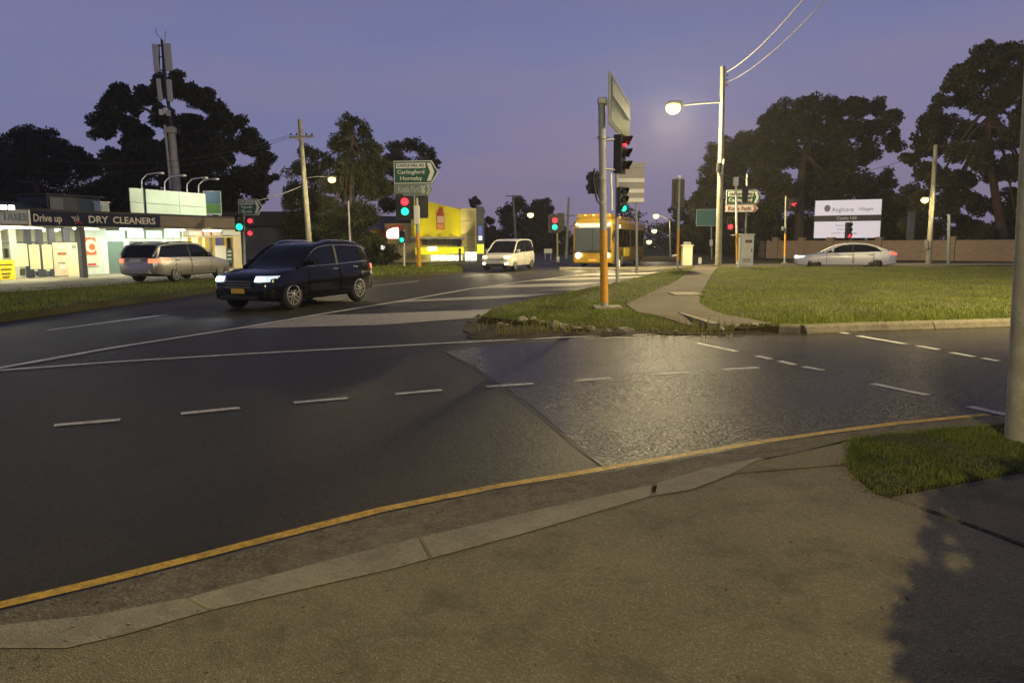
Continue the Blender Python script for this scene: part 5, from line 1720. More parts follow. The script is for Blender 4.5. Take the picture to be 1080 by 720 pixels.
# unseen tree added behind the viewer, standing in for the viewer's shadow on the slab
def shadow_tree():
    root = thing('added_shadow_tree', 'added unseen tree behind the viewer that only casts a shadow on the slab', 'tree', (1.12, -1.95, -.82))
    P = []
    for c in ((.1, .1, 3.3, .60), (.6, .2, 3.1, .55), (-.35, .0, 3.0, .42), (.25, .5, 3.8, .55), (.8, .3, 3.7, .55), (-.2, .3, 3.6, .40), (.4, -.1, 2.6, .5), (.9, -.1, 2.7, .45), (.5, .3, 4.2, .45), (1.2, .2, 3.3, .5)):
        q = rng.normal(size=(1500, 3))
        q /= np.linalg.norm(q, axis=1)[:, None]
        q *= (rng.uniform(0, 1, 1500) ** .4 * c[3])[:, None]
        P.append(q + np.array(c[:3]))
    o = bpy.data.objects.new('crown', leaf_mesh('crown', np.concatenate(P), .07, .5, LF_GREEN))
    COL.objects.link(o)
    o.parent = root
    MB().tube([(.1, 0, .86), (.15, .02, 1.9), (.3, .1, 3.3)], [.07, .06, .03], 9).build('trunk', M_BARK, root)
shadow_tree()

# --- overhead cables
def cable(name, label, a, b, sag, r=.018, m=M_CABLE, group='overhead cables'):
    a, b = Vector(a), Vector(b)
    c = a
    root_pts = []
    for i in range(25):
        t = i / 24
        p = a.lerp(b, t)
        p.z -= sag * 4 * t * (1 - t)
        root_pts.append(p - c)
    o = MB().tube(root_pts, r, 5).build(name, m, None, c, smooth=80)
    return tag(o, label, 'cable', group)
cable('power_cable', 'upper of two pale cables rising overhead from the tall lamp pole', D(766.5, 76, 37.7), (6.2, 4.5, 9.8), 1.15, .022, M_CABLE2)
cable('power_cable', 'lower of two pale cables rising overhead from the tall lamp pole', D(766.5, 87, 37.7), (6.7, 4.5, 9.5), 1.2, .016, M_CABLE)
cable('power_cable', 'slack cable from the tall lamp pole across the dark gum tree', D(763, 186, 37.7), D(983, 158, 47), .8, .016)
cable('power_cable', 'cable from the yellow lit pole towards the right edge', D(988, 155, 47), D(1180, 168, 44), .3, .016)
cable('power_cable', 'lit insulated cable from the leaning pole down to the shop roof', D(318.5, 196, 45), D(255, 214, 42), .15, .03, M_CABLE2)
cable('power_cable', 'faint line from the leaning pole crossarm towards the phone tower', D(307, 142, 44.9), D(40, 168, 40), .8, .014)
cable('power_cable', 'second faint line from the leaning pole crossarm towards the left', D(313, 142, 44.9), D(20, 180, 40), .9, .014)
cable('power_cable', 'slack line from the far crossarm pole to the bare pole by the bus', D(541, 228, 95), D(598, 250, 70), 1.2, .03)

# ================================================================== SHOPS ON THE LEFT
U = Vector((.352, .936, 0)).normalized()
V_IN = Vector((-U.y, U.x, 0))
A0 = Vector((-19.75, 28.5, 0))
RZ = math.atan2(U.y, U.x)
def SP(px, py, y=0.0):
    """photo point on the plane y of the shop frame, as local x, z"""
    p = HIT(px, py, A0 + V_IN * y, V_IN)
    return (p - A0).dot(U), p.z
FZ0, FZ1 = 2.40, 2.97
M_PLASTER = mat('pale_green_white_wall', (.62, .68, .58), .6, 0, .08, 3)
M_WARMW = mat('warm_white_wall', (.70, .64, .44), .6, 0, .1, 3)
M_NAVYB = mat('navy_fascia', (.010, .014, .040), .7, 0, .2, 2, spec=.15)
M_BROWNF = mat('brown_fascia', (.13, .105, .085), .7, 0, .2, 3)
M_SOFFIT = mat('soffit_white', (.62, .62, .55), .6, 0, .08, 4)
M_FRAME = mat('aluminium_frame', (.45, .46, .44), .4, .3)
M_DKFRAME = mat('dark_blue_frame', (.03, .035, .06), .5)
M_GLASS = window_glass('shop_window_glass')
shop = thing('shop_building', 'single storey row of lit shops with a navy and brown fascia at the left', 'shop building', A0, RZ)
X0, X1, XM, XR = -7.0, 13.6, SP(87, 260, 2)[0], SP(192, 260, 2)[0]
WY = 2.0
MB().box(((X0 + X1) / 2, 1.0, FZ0 - .02), (X1 - X0, 2.0, .04)).build('soffit', M_SOFFIT, shop)
MB().box(((X0 + X1) / 2, 4.6, 3.02), (X1 - X0 + .2, 9.3, .10)).build('roof', mat('dark_roof', (.03, .03, .035), .8, 0, .3, 1), shop)
MB().box(((X0 + X1) / 2, 8.9, 1.5), (X1 - X0, .15, 2.9)).build('wall', M_WARMW, shop)
MB().box((X1 - .08, 5.5, 1.5), (.16, 6.9, 2.9)).build('wall', M_PLASTER, shop)
MB().box((XM, 5.4, 1.5), (.12, 6.8, 2.9)).build('wall', M_WARMW, shop)
MB().box((XR, 5.4, 1.5), (.12, 6.8, 2.9)).build('wall', M_PLASTER, shop)
MB().box(((X0 + X1) / 2, 5.4, .09), (X1 - X0, 6.9, .30)).build('floor', M_PAVE, shop)
MB().box(((X0 + X1) / 2, 5.4, 2.82), (X1 - X0, 6.9, .06)).build('ceiling', M_SOFFIT, shop)
MB().box(((X0 + X1) / 2, WY + .04, 2.56), (X1 - X0, .12, .34)).build('head_wall', M_PLASTER, shop)
xf = SP(167, 234)[0]
xt = SP(29.5, 232)[0]
MB().bevbox(((xt + xf) / 2, -.06, (FZ0 + FZ1) / 2), (xf - xt, .12, FZ1 - FZ0), .01).build('fascia', M_NAVYB, shop)
MB().bevbox(((X0 + xt) / 2 - .03, -.05, (FZ0 + FZ1) / 2 + .03), (xt - X0 - .08, .10, FZ1 - FZ0), .01).build('fascia', mat('grey_sign_panel', (.26, .27, .31), .5, 0, .1, 2), shop)
MB().bevbox(((xf + X1) / 2 + .02, -.05, (FZ0 + FZ1) / 2 + .02), (X1 - xf, .10, FZ1 - FZ0 - .04), .01).build('fascia', M_BROWNF, shop)
MB().box((xt - .02, -.10, (FZ0 + FZ1) / 2), (.07, .06, FZ1 - FZ0 + .05)).build('trim', M_WHITEP, shop)
M_LET = mat('pale_sign_letters', (.50, .47, .42), .5)
zc = (FZ0 + FZ1) / 2
def fascia_text(body, pa, pb, size, m=M_LET, dz=0):
    a, b = SP(pa, 234)[0], SP(pb, 234)[0]
    return text(body, size, m, shop, ((a + b) / 2, -.13, zc + dz), width=b - a, bold=.006)
fascia_text('TAXES', 1, 27, .40, mat('blue_sign_letters', (.10, .16, .24), .5), .02)
fascia_text('Drive up', 33, 63, .42)
fascia_text('DRY', 91, 111.5, .42)
fascia_text('CLEANERS', 117, 161.5, .42)
# small emblem between the words: pale script strokes over a red line
for k, (pa, za, pb, zb_) in enumerate(((73, .12, 77, -.10), (76, .12, 79, -.06), (79.5, .16, 80, -.08))):
    a, b = SP(pa, 234)[0], SP(pb, 234)[0]
    MB().tube([(a, -.135, zc + za), ((a + b) / 2 + .05, -.135, zc + (za + zb_) / 2), (b, -.135, zc + zb_)], .025, 5).build('emblem_stroke', M_LET, shop)
a, b = SP(76, 234)[0], SP(84, 234)[0]
MB().tube([(a, -.135, zc - .20), ((a + b) / 2, -.135, zc - .10), (b, -.135, zc - .17)], .03, 5).build('emblem_stroke', mat('sign_red', (.35, .04, .03), .5), shop)
# awning lights
for px, cl, st in ((3, (1, .95, .60), 26), (28, (1, .95, .60), 46), (89, (1, .95, .72), 46), (137, (.86, 1, .84), 46), (183, (.86, 1, .84), 46), (222, (1, .92, .66), 22)):
    x = SP(px, 242, 1.0)[0]
    lamp(shop, 'AREA', (x, .8, FZ0 - .13), 48 if px < 200 else 30, cl, 1.1, (rad(20), 0, 0), sy=.3, name='awning_lamp')
    MB().bevbox((x, .9, FZ0 - .075), (1.15, .20, .07), .02).build('awning_light', glow('awning_light_%d_%d' % (st, int(cl[0] * 100)), cl, st), shop)
for px in (50, 110, 160):
    x = SP(px, 242, .6)[0]
    MB().box((x, .5, FZ0 - .055), (1.3, .12, .03)).build('conduit', M_DKFRAME, shop)
# posts at the kerb edge
x = SP(86, 260, .25)[0]
MB().bevbox((x, .25, 1.2), (.24, .24, 2.38), .015).build('post', mat('blue_grey_post_paint', (.07, .07, .10), .6), shop)
# shop front pieces by photo position
def front_box(nm, pa, ya, pb, yb, m, y=WY, t=.05, parent=None):
    a, za = SP(pa, ya, y)
    b, zb_ = SP(pb, yb, y)
    z0, z1 = max(.20, min(za, zb_)), min(2.39, max(za, zb_))
    return MB().bevbox(((a + b) / 2, y, (z0 + z1) / 2), (abs(b - a), t, z1 - z0), .008).build(nm, m, parent or shop)
LEFT_P = [-60, -30, -2, 14, 30, 42.5, 55.5, 71, 84.5]
for a, b in zip(LEFT_P, LEFT_P[1:]):
    front_box('window_pane', a + .6, 293, b - .6, 240, M_GLASS, WY + .03, .012)
for a in LEFT_P:
    front_box('mullion', a - 1.0, 296, a + 1.0, 238, M_DKFRAME if a > 14 else M_FRAME, WY, .10)
for a, b in zip(LEFT_P, LEFT_P[1:]):
    front_box('transom', a + .7, 256.4, b - .7, 254.6, M_DKFRAME, WY, .07)
P_CREAM = mat('cream_poster', (.74, .70, .42), .6, 0, .06, 2)
front_box('poster', 16, 281, 28.2, 257.2, P_CREAM, WY - .05, .02)
front_box('poster', 32.3, 284, 41, 258, P_CREAM, WY - .05, .02)
front_box('poster', 46, 284, 54, 258, P_CREAM, WY - .05, .02)
p = front_box('poster', 58, 291, 70, 256, mat('pinkish_poster', (.66, .56, .40), .6, 0, .2, 2), WY - .05, .02)
for (pa, ya, pb, yb, c) in ((61, 269, 70, 266, (.30, .10, .05)), (63, 284, 69.5, 277, (.75, .72, .60)), (62, 279, 69, 276.5, (.12, .10, .08)), (60, 263, 68, 259, (.78, .72, .5))):
    front_box('print_block', pa, ya, pb, yb, mat('print_%d' % (pa * 100 + ya), c, .6), WY - .068, .01, p)
p = front_box('poster', 72.5, 293, 83.5, 256, P_CREAM, WY - .05, .02)
front_box('print_block', 76, 262, 80, 258.5, mat('print_grey', (.2, .2, .18), .6), WY - .068, .01, p)
p = front_box('poster', -16, 297, 14.6, 274, mat('yellow_poster', (.72, .62, .02), .5), WY - .10, .03)
for k, yy in enumerate((279, 284, 288.5, 292)):
    front_box('print_line', 0 + k, yy + 1.2, 13 - k, yy - 1, mat('poster_brown_print', (.16, .10, .01), .6), WY - .125, .01, p)
for (pa, ya, pb, yb, c) in ((19, 291, 24, 283, (.65, .62, .45)), (33, 291, 40, 286, (.05, .06, .12)), (46, 292, 54, 286, (.05, .06, .12)), (3, 272, 11, 262, (.1, .09, .05))):
    front_box('display_item', pa, ya, pb, yb, mat('display_%d' % pa, c, .6), WY + .6, .3)
for px in (49, 35, 47, 18):
    front_box('display_item', px, 290, px + 2, 287.5, mat('display_white', (.7, .7, .65), .5), WY + .35, .15)
# dry cleaner: pale wall, red and white poster, doors
front_box('wall_panel', 87.5, 296, 110.5, 238, M_PLASTER, WY + .02, .10)
p = front_box('poster', 90.5, 281, 102, 250, mat('pale_poster', (.72, .66, .5), .5), WY - .06, .03)
front_box('print_block', 91, 269, 100.5, 250.6, mat('orange_red_print', (.62, .10, .03), .5), WY - .08, .012, p)
a, z = SP(95.7, 259.5, WY - .09)
MB().lathe([(.30, -.006), (.30, .006)], 'Y', 20, (a, WY - .092, z)).build('print_disc', mat('pale_print', (.75, .68, .5), .5), p)
MB().lathe([(.16, -.006), (.16, .006)], 'Y', 18, (a + .06, WY - .104, z - .04)).build('print_disc', mat('orange_red_print', (.6, .1, .03)), p)
front_box('print_block', 93, 280, 101.5, 277.5, mat('red_print', (.5, .03, .03), .5), WY - .08, .012, p)
for pa, pb in ((110.5, 132), (133.5, 152), (153.5, 171), (172.5, 190)):
    front_box('door_leaf' if pa < 150 else 'window_pane', pa + 2, 289.5, pb - 1, 254.8, mat('grey_green_tinted_glass', (.14, .19, .16), .08, spec=.6), WY + .03, .02)
    front_box('window_frame', pa - .5, 296, pa + 1.6, 251.8, M_WHITEP, WY, .08)
    front_box('window_frame', pa + 1.6, 254.8, pb - .5, 252, M_WHITEP, WY, .07)
    front_box('window_pane', pa + 1, 250.8, pb - .6, 243.5, glow('lit_transom', (.72, .95, .72), .85), WY + .03, .02)
    front_box('transom', pa - .5, 251.8, pb - .5, 250.9, M_FRAME, WY - .01, .09)
front_box('base_panel', 110.5, 296, 191, 289.6, M_PLASTER, WY + .01, .08)
front_box('poster', 136, 271, 141.5, 262, mat('green_poster', (.10, .50, .08), .5), WY - .03, .02)
# right shop: warm windows behind a red and white strip
front_box('sign_strip', 193.5, 248.6, 233, 243.2, mat('red_white_strip', (.70, .60, .52), .5), WY - .12, .10)
for pa, pb in ((198, 213), (214.5, 222), (223.5, 232)):
    p = front_box('sign_strip_panel', pa, 248, pb, 244.2, mat('strip_white', (.80, .76, .68), .5), WY - .18, .02)
for px in (214, 222.7):
    front_box('strip_divider', px - .7, 248.4, px + .7, 243.6, mat('sign_red2', (.5, .05, .05), .5), WY - .19, .02)
front_box('sign_strip', 234, 248.3, 252, 242.8, mat('pale_blue_strip', (.62, .70, .70), .5), WY - .12, .10)
for pa, pb in ((193.5, 201), (202, 212), (213, 219), (219.6, 226), (226.6, 238), (238.6, 246)):
    front_box('window_pane', pa + .3, 290, pb - .3, 250.5, M_GLASS, WY + .03, .012)
    front_box('mullion', pb - .3, 292, pb + .4, 249, mat('ochre_timber', (.42, .27, .06), .6), WY, .08)
front_box('transom', 193.5, 250.4, 247, 249, mat('cream_timber', (.66, .60, .36), .6), WY - .02, .12)
front_box('transom', 212, 261, 238, 260, MATS['ochre_timber'], WY - .02, .08)
front_box('poster', 227.5, 278, 238, 259, mat('white_poster', (.74, .78, .76), .5), WY - .05, .02)
p = front_box('poster', 239, 278, 245, 262, mat('dark_poster', (.05, .09, .10), .5), WY - .05, .02)
for yy in (265, 269, 273):
    front_box('print_line', 240, yy + 1, 244, yy - .6, mat('poster_pale_print', (.6, .66, .62), .5), WY - .07, .01, p)
front_box('column', 246.5, 292, 252, 240, M_WARMW, WY, .2)
front_box('shelf_unit', 203, 275, 212, 254, mat('ochre_timber', (.42, .27, .06)), WY + 2.5, .4)
for (x, y, pw, c) in ((-3, 4.4, 420, (1, .93, .62)), (1.8, 4.4, 560, (1, .95, .66)), ((XM + XR) / 2, 4.5, 200, (.86, 1, .82)), ((XR + X1) / 2, 4.2, 800, (1, .86, .42))):
    MB().bevbox((x, y, 2.74), (1.2, .3, .08), .02).build('ceiling_light', glow('shop_ceiling_glow', (1, .95, .8), 5), shop)
    lamp(shop, 'AREA', (x, y, 2.66), pw, c, 1.2, (0, 0, 0), sy=.6, name='shop_light')
# things on the roof
up = thing('rooftop_room', 'dark navy box room on the roof over the words Drive up', 'roof structure', A0 + U * 0 + Vector((0, 0, 3.08)), RZ)
a, b = SP(50, 215, 5)[0], SP(106, 215, 5)[0]
MB().box(((a + b) / 2, 6, .45), (b - a, 2, .9)).build('wall', mat('dark_navy_cladding', (.02, .024, .045), .6, 0, .2, 2), up)
MB().bevbox(((a + b) / 2, 6, .94), (b - a + .3, 2.3, .08), .01).build('roof', MATS['dark_roof'], up)
c_, d_ = SP(53, 215, 4.9)[0], SP(67, 215, 4.9)[0]
MB().bevbox(((c_ + d_) / 2, 4.95, .5), (d_ - c_, .06, .6), .01).build('panel', mat('navy_grey_panel', (.06, .065, .10), .5), up)
rf = thing('shop_roof', 'low dark green ridge roof behind the grey corner fascia', 'roof structure', A0 + Vector((0, 0, 3.08)), RZ)
a, b = -7.0, SP(51, 215, 5)[0]
MB().add([(a, 4, 0), (b, 4, 0), (b, 8, 0), (a, 8, 0), (a, 6, .75), (b, 6, .55)], [(0, 1, 5, 4), (2, 3, 4, 5), (0, 4, 3), (1, 2, 5)]).build('roof_sheet', mat('dark_green_roof', (.018, .03, .028), .6, 0, .2, 2), rf)
x, z = SP(107.5, 221, .8)
ru = thing('rooftop_unit', 'small pale lit box on the fascia above the letters DRY', 'air conditioner', A0 + U * x + V_IN * .8 + Vector((0, 0, 3.07)), RZ)
MB().bevbox((0, 0, .20), (.46, .4, .40), .03).build('case', mat('pale_blue_case', (.45, .58, .60), .5), ru)
MB().bevbox((0, 0, .44), (.52, .46, .06), .01).build('lid', M_WHITEP, ru)
MB().bevbox((0, -.21, .2), (.36, .02, .28), .005).build('grille', mat('pale_blue_grille', (.3, .4, .42), .5), ru)
for i, px in enumerate((11, 2.5)):
    x, z = SP(px, 222, -.3)
    fl = thing('floodlight', ('larger glaring floodlight on top of the grey corner fascia', 'smaller floodlight at the far left end of the grey corner fascia')[i], 'floodlight', A0 + U * x - V_IN * .3 + Vector((0, 0, 3.0)), RZ)
    MB().bevbox((0, 0, .05), (.26, .14, .20), .03).build('housing', M_STEEL, fl)
    MB().bevbox((0, -.08, .05), (.22, .03, .16), .01).build('lens', glow('floodlight_glow', (1, 1, .95), 20 - 8 * i), fl)
    MB().tube([(0, .05, .05), (0, .3, .0), (0, .35, -.05)], .02, 6).build('arm', M_STEEL, fl)
# rooftop hoarding
BY = 2.6
x0, zt0 = SP(135.5, 198, BY)
x1, zt1 = SP(216.5, 204.5, BY)
_, zb0 = SP(138, 226, BY)
_, zb1 = SP(215, 231.5, BY)
hb = thing('billboard', 'blank pale green white hoarding on the shop roof lit by four gooseneck lamps', 'billboard', A0 + V_IN * BY, RZ)
M_HOARD = mat('hoarding_white', (.60, .68, .56), .6, 0, .05, 1.2, dirt=(.46, .52, .42), dscale=.8, damt=.45)
seams = [x0, SP(151.5, 215, BY)[0], SP(189, 215, BY)[0], x1]
zt = lambda x: zt0 + (zt1 - zt0) * (x - x0) / (x1 - x0)
zb_ = lambda x: zb0 + (zb1 - zb0) * (x - x0) / (x1 - x0)
for i, (a, b) in enumerate(zip(seams, seams[1:])):
    a2, b2 = a + (.16 if i == 1 else .02), b - .02
    for lo, hi in ((0, .46), (.475, 1)):
        q = [(a2, zb_(a2) + (zt(a2) - zb_(a2)) * lo), (b2, zb_(b2) + (zt(b2) - zb_(b2)) * lo), (b2, zb_(b2) + (zt(b2) - zb_(b2)) * hi), (a2, zb_(a2) + (zt(a2) - zb_(a2)) * hi)]
        MB().plate(q, -.02, .02).build('panel', M_HOARD, hb)
for x in [x0 + .2, seams[1] + .08, seams[2], x1 - .2]:
    MB().box((x, .10, (3.05 + zt(x)) / 2), (.09, .12, zt(x) - 3.05)).build('frame_post', M_DKFRAME, hb)
    MB().tube([(x, .15, zt(x) - .3), (x, 1.2, 3.1)], .03, 6).build('brace', M_DKFRAME, hb)
for px in (150.5, 174.5, 198, 210):
    x, z = SP(px, 205, BY)
    zt_ = zt(min(max(x, x0), x1))
    MB().tube([(x, .05, zt_ - .1), (x, .0, zt_ + .45), (x + .12, -.25, zt_ + .72), (x + .35, -.75, zt_ + .80)], .03, 7).build('lamp_arm', M_WHITEP, hb, smooth=60)
    MB().bevbox((x + .40, -.88, zt_ + .78), (.22, .26, .10), .03).build('lamp_head', M_WHITEP, hb)
    lamp(hb, 'SPOT', (x + .40, -.95, zt_ + .70), 230, (.88, 1.0, .80), .12, aim((-.02, .8, -1.25)), 130, .8)
# small angled sign board right of the hoarding
x, z = SP(224, 211, 2.8)
sb2 = thing('sign_board', 'small blue and green sign board on a frame right of the pale hoarding', 'sign', A0 + U * x + V_IN * 2.8, RZ + rad(-42))
MB().bevbox((0, 0, 3.95), (.95, .06, 1.35), .01).build('border', M_GALV, sb2)
MB().bevbox((0, -.04, 4.25), (.86, .02, .68), .004).build('face', mat('sign_blue', (.012, .045, .085), .5), sb2)
MB().bevbox((0, -.04, 3.63), (.86, .02, .54), .004).build('face', mat('sign_leaf_green', (.03, .09, .012), .5), sb2)
for sx_ in (-.4, .4):
    MB().tube([(sx_, .02, 3.05), (sx_, .02, 3.4)], .03, 6).build('leg', M_GALV, sb2)
    MB().tube([(sx_, .7, 3.05), (sx_, .05, 4.3)], .03, 6).build('brace', M_GALV, sb2)

# phone tower behind the shops
tw = thing('phone_tower', 'grey monopole phone tower with panel antennas rising over the shops', 'phone tower', D(189, 262, 58), 0)
tw.location.z = 0
dT = 58
def tp(a, b, dd=0):
    return rel(tw, a, b, dT + dd)
M_MAST = mat('mast_concrete_grey', (.36, .35, .32), .7, 0, .15, 1.5)
M_ANT = mat('antenna_grey', (.42, .43, .41), .55)
MB().tube([tp(189.5, 262), tp(186, 195), tp(180.5, 134)], [.42, .33, .27], 14).build('mast', M_MAST, tw, smooth=50)
MB().tube([tp(180.5, 134), tp(174, 80), tp(170.5, 42)], [.14, .12, .09], 10).build('upper_mast', M_BLACK, tw, smooth=50)
MB().tube([tp(180, 200, -.6), tp(177, 165, -.6), tp(173.5, 132, -.4)], .09, 8).build('cable_duct', M_MAST, tw)
for a0, a1, y0, y1, w in ((163.2, 165.5, 47, 76, .36), (176, 178.8, 46, 75, .50), (167, 169.5, 83, 107, .28), (178, 179.8, 84, 107, .34)):
    m = MB()
    a, b = tp(a0, y0, -.7), tp(a1, y1, -.7)
    dd = a - b
    R = Matrix.Rotation(-math.atan2(-dd.x, dd.z), 3, 'Y')
    m.bevbox((a + b) / 2, (w, .22, dd.length), .04, R)
    m.build('panel_antenna', M_ANT, tw)
for a, y in ((169, 48), (170, 60), (171.5, 74), (174, 86), (176, 104)):
    MB().tube([tp(a - 6, y, -.5), tp(a, y + .3), tp(a + 7, y - .3, -.5)], .05, 6).build('antenna_bracket', M_BLACK, tw)
for a, y in ((170.2, 118.5), (174.8, 117), (177.5, 119.5)):
    MB().bevbox(tp(a, y, -.4), (.28, .25, .42), .03).build('radio_unit', M_WHITEP if a < 176 else M_ANT, tw)
for a in (168.5, 172):
    MB().tube([tp(a, 80, .3), tp(a - .8, 47, .3)], .05, 6).build('rod', M_BLACK, tw)
MB().bevbox(tp(180.8, 137.5, -.25), (.62, .5, .42), .05).build('collar', M_MAST, tw)
MB().tube([tp(170.5, 45), tp(169.5, 40), tp(165, 36.5), tp(164.2, 29)], .035, 6).build('whip_antenna', M_ANT, tw)
MB().tube([tp(174, 46), tp(174.5, 33)], .035, 6).build('whip_antenna', M_ANT, tw)

# plain grey building between shops and trees
gb = thing('building', 'plain dark grey building with a flat black roof between the shops and the leaning pole', 'building', D(290, 278, 52), rad(4))
gb.location.z = 0
w_ = 6.4
MB().box((0, 2.0, 1.4), (w_, 4, 2.8)).build('wall', mat('dark_grey_wall', (.07, .07, .085), .7, 0, .15, 1.5), gb)
MB().bevbox((0, 1.9, 3.3), (w_ + .4, 4.6, 1.0), .03).build('roof', mat('black_roof', (.012, .012, .016), .7), gb)
MB().bevbox((1.4, -.02, 1.1), (1.0, .06, 2.1), .01).build('door', mat('dark_door', (.03, .03, .035), .5), gb)

# ================================================================== YELLOW RESTAURANT
r0, r1, r2 = D(437, 277, 60), D(486.5, 277, 66), D(503, 277, 66.5)
for q in (r0, r1, r2):
    q.z = 0
u = (r1 - r0).normalized()
vn = Vector((-u.y, u.x, 0))
def RP(px, py, y=0.0):
    p = HIT(px, py, r0 + vn * y, vn)
    return (p - r0).dot(u), p.z
M_RY = mat('bright_yellow_wall', (.85, .72, .01), .55, 0, .05, 1)
M_CRM = mat('cream_yellow_wall', (.62, .52, .24), .6, 0, .08, 1)
rest = thing('restaurant', 'yellow fast food restaurant with a lit yellow wall and cream end wall behind the median', 'restaurant', r0, math.atan2(u.y, u.x))
LW = (r1 - r0).length
def rbox(nm, pa, ya, pb, yb, m, y=0.0, t=.1, parent=None):
    a, za = RP(pa, ya, y)
    b, zb2 = RP(pb, yb, y)
    z0, z1 = max(.02, min(za, zb2)), max(za, zb2)
    return MB().bevbox(((a + b) / 2, y + t / 2, (z0 + z1) / 2), (abs(b - a), t, z1 - z0), .01).build(nm, m, parent or rest)
a0, z0 = RP(437, 250)
a1, z1 = RP(486.5, 251)
_, za = RP(446, 213)
_, zb2 = RP(486.5, 221)
MB().plate([(a0, z0), (a1, z1), (a1, zb2), (a0, za + .25)], 0, .3).build('sign_wall', M_RY, rest)
MB().box((LW / 2 + .4, 2, 1.6), (LW - .8, 3.2, 3.2)).build('wall', M_CRM, rest)
MB().box((LW / 2 + .4, 2, 3.3), (LW - .8, 3.2, .2)).build('roof', MATS['dark_roof'], rest)
cx = (r2 - r1)
ang = math.atan2(cx.y, cx.x) - math.atan2(u.y, u.x)
_, zc1 = RP(490, 219.5)
R = Matrix.Rotation(ang, 3, 'Z')
for k in range(4):
    h = zc1 / 4
    MB().bevbox(Vector((LW, 0, 0)) + R @ Vector((cx.length / 2, .2, h * (k + .5))), (cx.length, .4, h - .03), .01, R).build('wall_panel', M_CRM, rest)
# bottle shaped red emblem on the yellow wall
for (pa, ya, pb, yb, c) in ((461, 242, 468.5, 224, (.45, .06, .03)), (462.5, 224, 467.5, 221, (.50, .05, .03)), (463.5, 221, 465, 218.8, (.50, .05, .03)), (465.6, 221, 467, 218.6, (.50, .05, .03))):
    rbox('emblem', pa, ya, pb, yb, mat('emblem_red', c, .5), -.06, .05)
rbox('emblem_band', 461.3, 235, 468.2, 228, mat('emblem_pink', (.66, .42, .34), .5), -.08, .03)
rbox('emblem_band', 461.3, 241, 468.2, 236.6, mat('emblem_orange', (.62, .30, .10), .5), -.08, .03)
# window band, awning, counter
for pa, pb in ((446, 452), (453, 460), (461, 472), (473, 479), (480, 489)):
    rbox('window', pa, 258.5, pb, 250.8, mat('violet_dark_glass', (.05, .045, .10), .1, spec=.6), -.05, .06)
rbox('awning', 449, 268.5, 489, 260.5, glow('lit_yellow_awning', (.95, .85, .02), .9), -1.1, 1.0)
rbox('counter_light', 452, 264.5, 461, 260, glow('lit_white_panel', (1, 1, .85), 2.0), -1.2, .08)
for pa, pb in ((455, 463), (464, 471.5), (472.5, 480), (481, 489), (491, 496), (497, 503)):
    rbox('lit_window', pa, 275, pb, 268.8 if pa < 490 else 265.5, glow('lit_counter_window', (.95, .95, .72), 1.5), -.06 if pa < 490 else -1.9, .05)
rbox('window_post', 485, 279, 486.3, 262, M_BLACK, -1.3, .1)
rbox('planter', 440, 282, 503, 275.5, M_BLACK, -1.5, .4)
for x in np.linspace(1.0, LW - .6, 4):
    MB().bevbox((x, -.55, z0 - .12), (.5, .2, .14), .03).build('uplight', M_STEEL, rest)
    lamp(rest, 'SPOT', (x, -.60, z0 + .0), 240, (1, .93, .42), .1, aim((0, .42, 1)), 140, .8)
rbox('light_shelf', 440, 251.8, 488, 250, M_SOFFIT, -.7, .7)
# left wing with round sign
lw = thing('building', 'low ochre building wing with a slanting grey roof behind the round red and white sign', 'building', D(418, 278, 63), rad(5))
lw.location.z = 0
MB().box((0, 1.5, 1.35), (4.0, 3, 2.7)).build('wall', mat('ochre_wall', (.60, .42, .04), .6, 0, .2, 1), lw)
MB().bevbox((0, -.04, 2.45), (4.1, .10, .5), .02).build('fascia', mat('ochre_fascia', (.50, .30, .04), .6), lw)
MB().add([(-3, -.4, 2.75), (2.4, -.4, 2.75), (2.4, 3.4, 3.9), (-3, 3.4, 4.0), (-3, -.4, 2.68), (2.4, -.4, 2.68), (2.4, 3.4, 3.8), (-3, 3.4, 3.9)], [(0, 1, 2, 3), (7, 6, 5, 4), (0, 4, 5, 1), (1, 5, 6, 2), (2, 6, 7, 3), (3, 7, 4, 0)]).build('roof', mat('slate_roof', (.10, .10, .12), .6, 0, .15, 2), lw)
MB().bevbox((-.2, -.55, 2.72), (.5, .2, .12), .03).build('added_wall_light', M_STEEL, lw)
lamp(lw, 'AREA', (-.2, -.75, 2.62), 90, (1, .85, .35), .8, (rad(-28), 0, 0), sy=.2)  # unseen lamp added under the fascia to brighten the ochre wall
rs2 = thing('restaurant_sign', 'glowing white sign with a red arch top behind the short white signal post', 'sign', D(420, 245, 61.5), rad(4))
arc = [(math.cos(rad(a)) * 1.1, math.sin(rad(a)) * .62) for a in range(0, 181, 15)]
MB().plate([(1.1, -.55), *arc, (-1.1, -.55)], 0, .12).build('backing', mat('sign_red3', (.42, .04, .02), .5), rs2)
arc2 = [(math.cos(rad(a)) * .95, math.sin(rad(a)) * .40) for a in range(0, 181, 15)]
MB().plate([(.15, -.5), *[p for p in arc2 if p[0] < .15], (-.95, -.5)], -.04, -.005).build('lit_panel', glow('sign_white_glow', (1, .92, .85), 2.2), rs2)
MB().plate([(.85, .1), (.98, .1), (.98, -.35), (.85, -.35)], -.04, -.005).build('lit_stripe', glow('sign_red_glow', (1, .25, .2), 1.5), rs2)
MB().plate([(.25, -.45), (.75, -.45), (.75, .2), (.25, .2)], -.04, -.005).build('panel', M_SIGNGREEN, rs2)
MB().tube([(0, .1, -.5), (0, .1, -2.2)], .06, 8).build('post', M_STEEL, rs2)
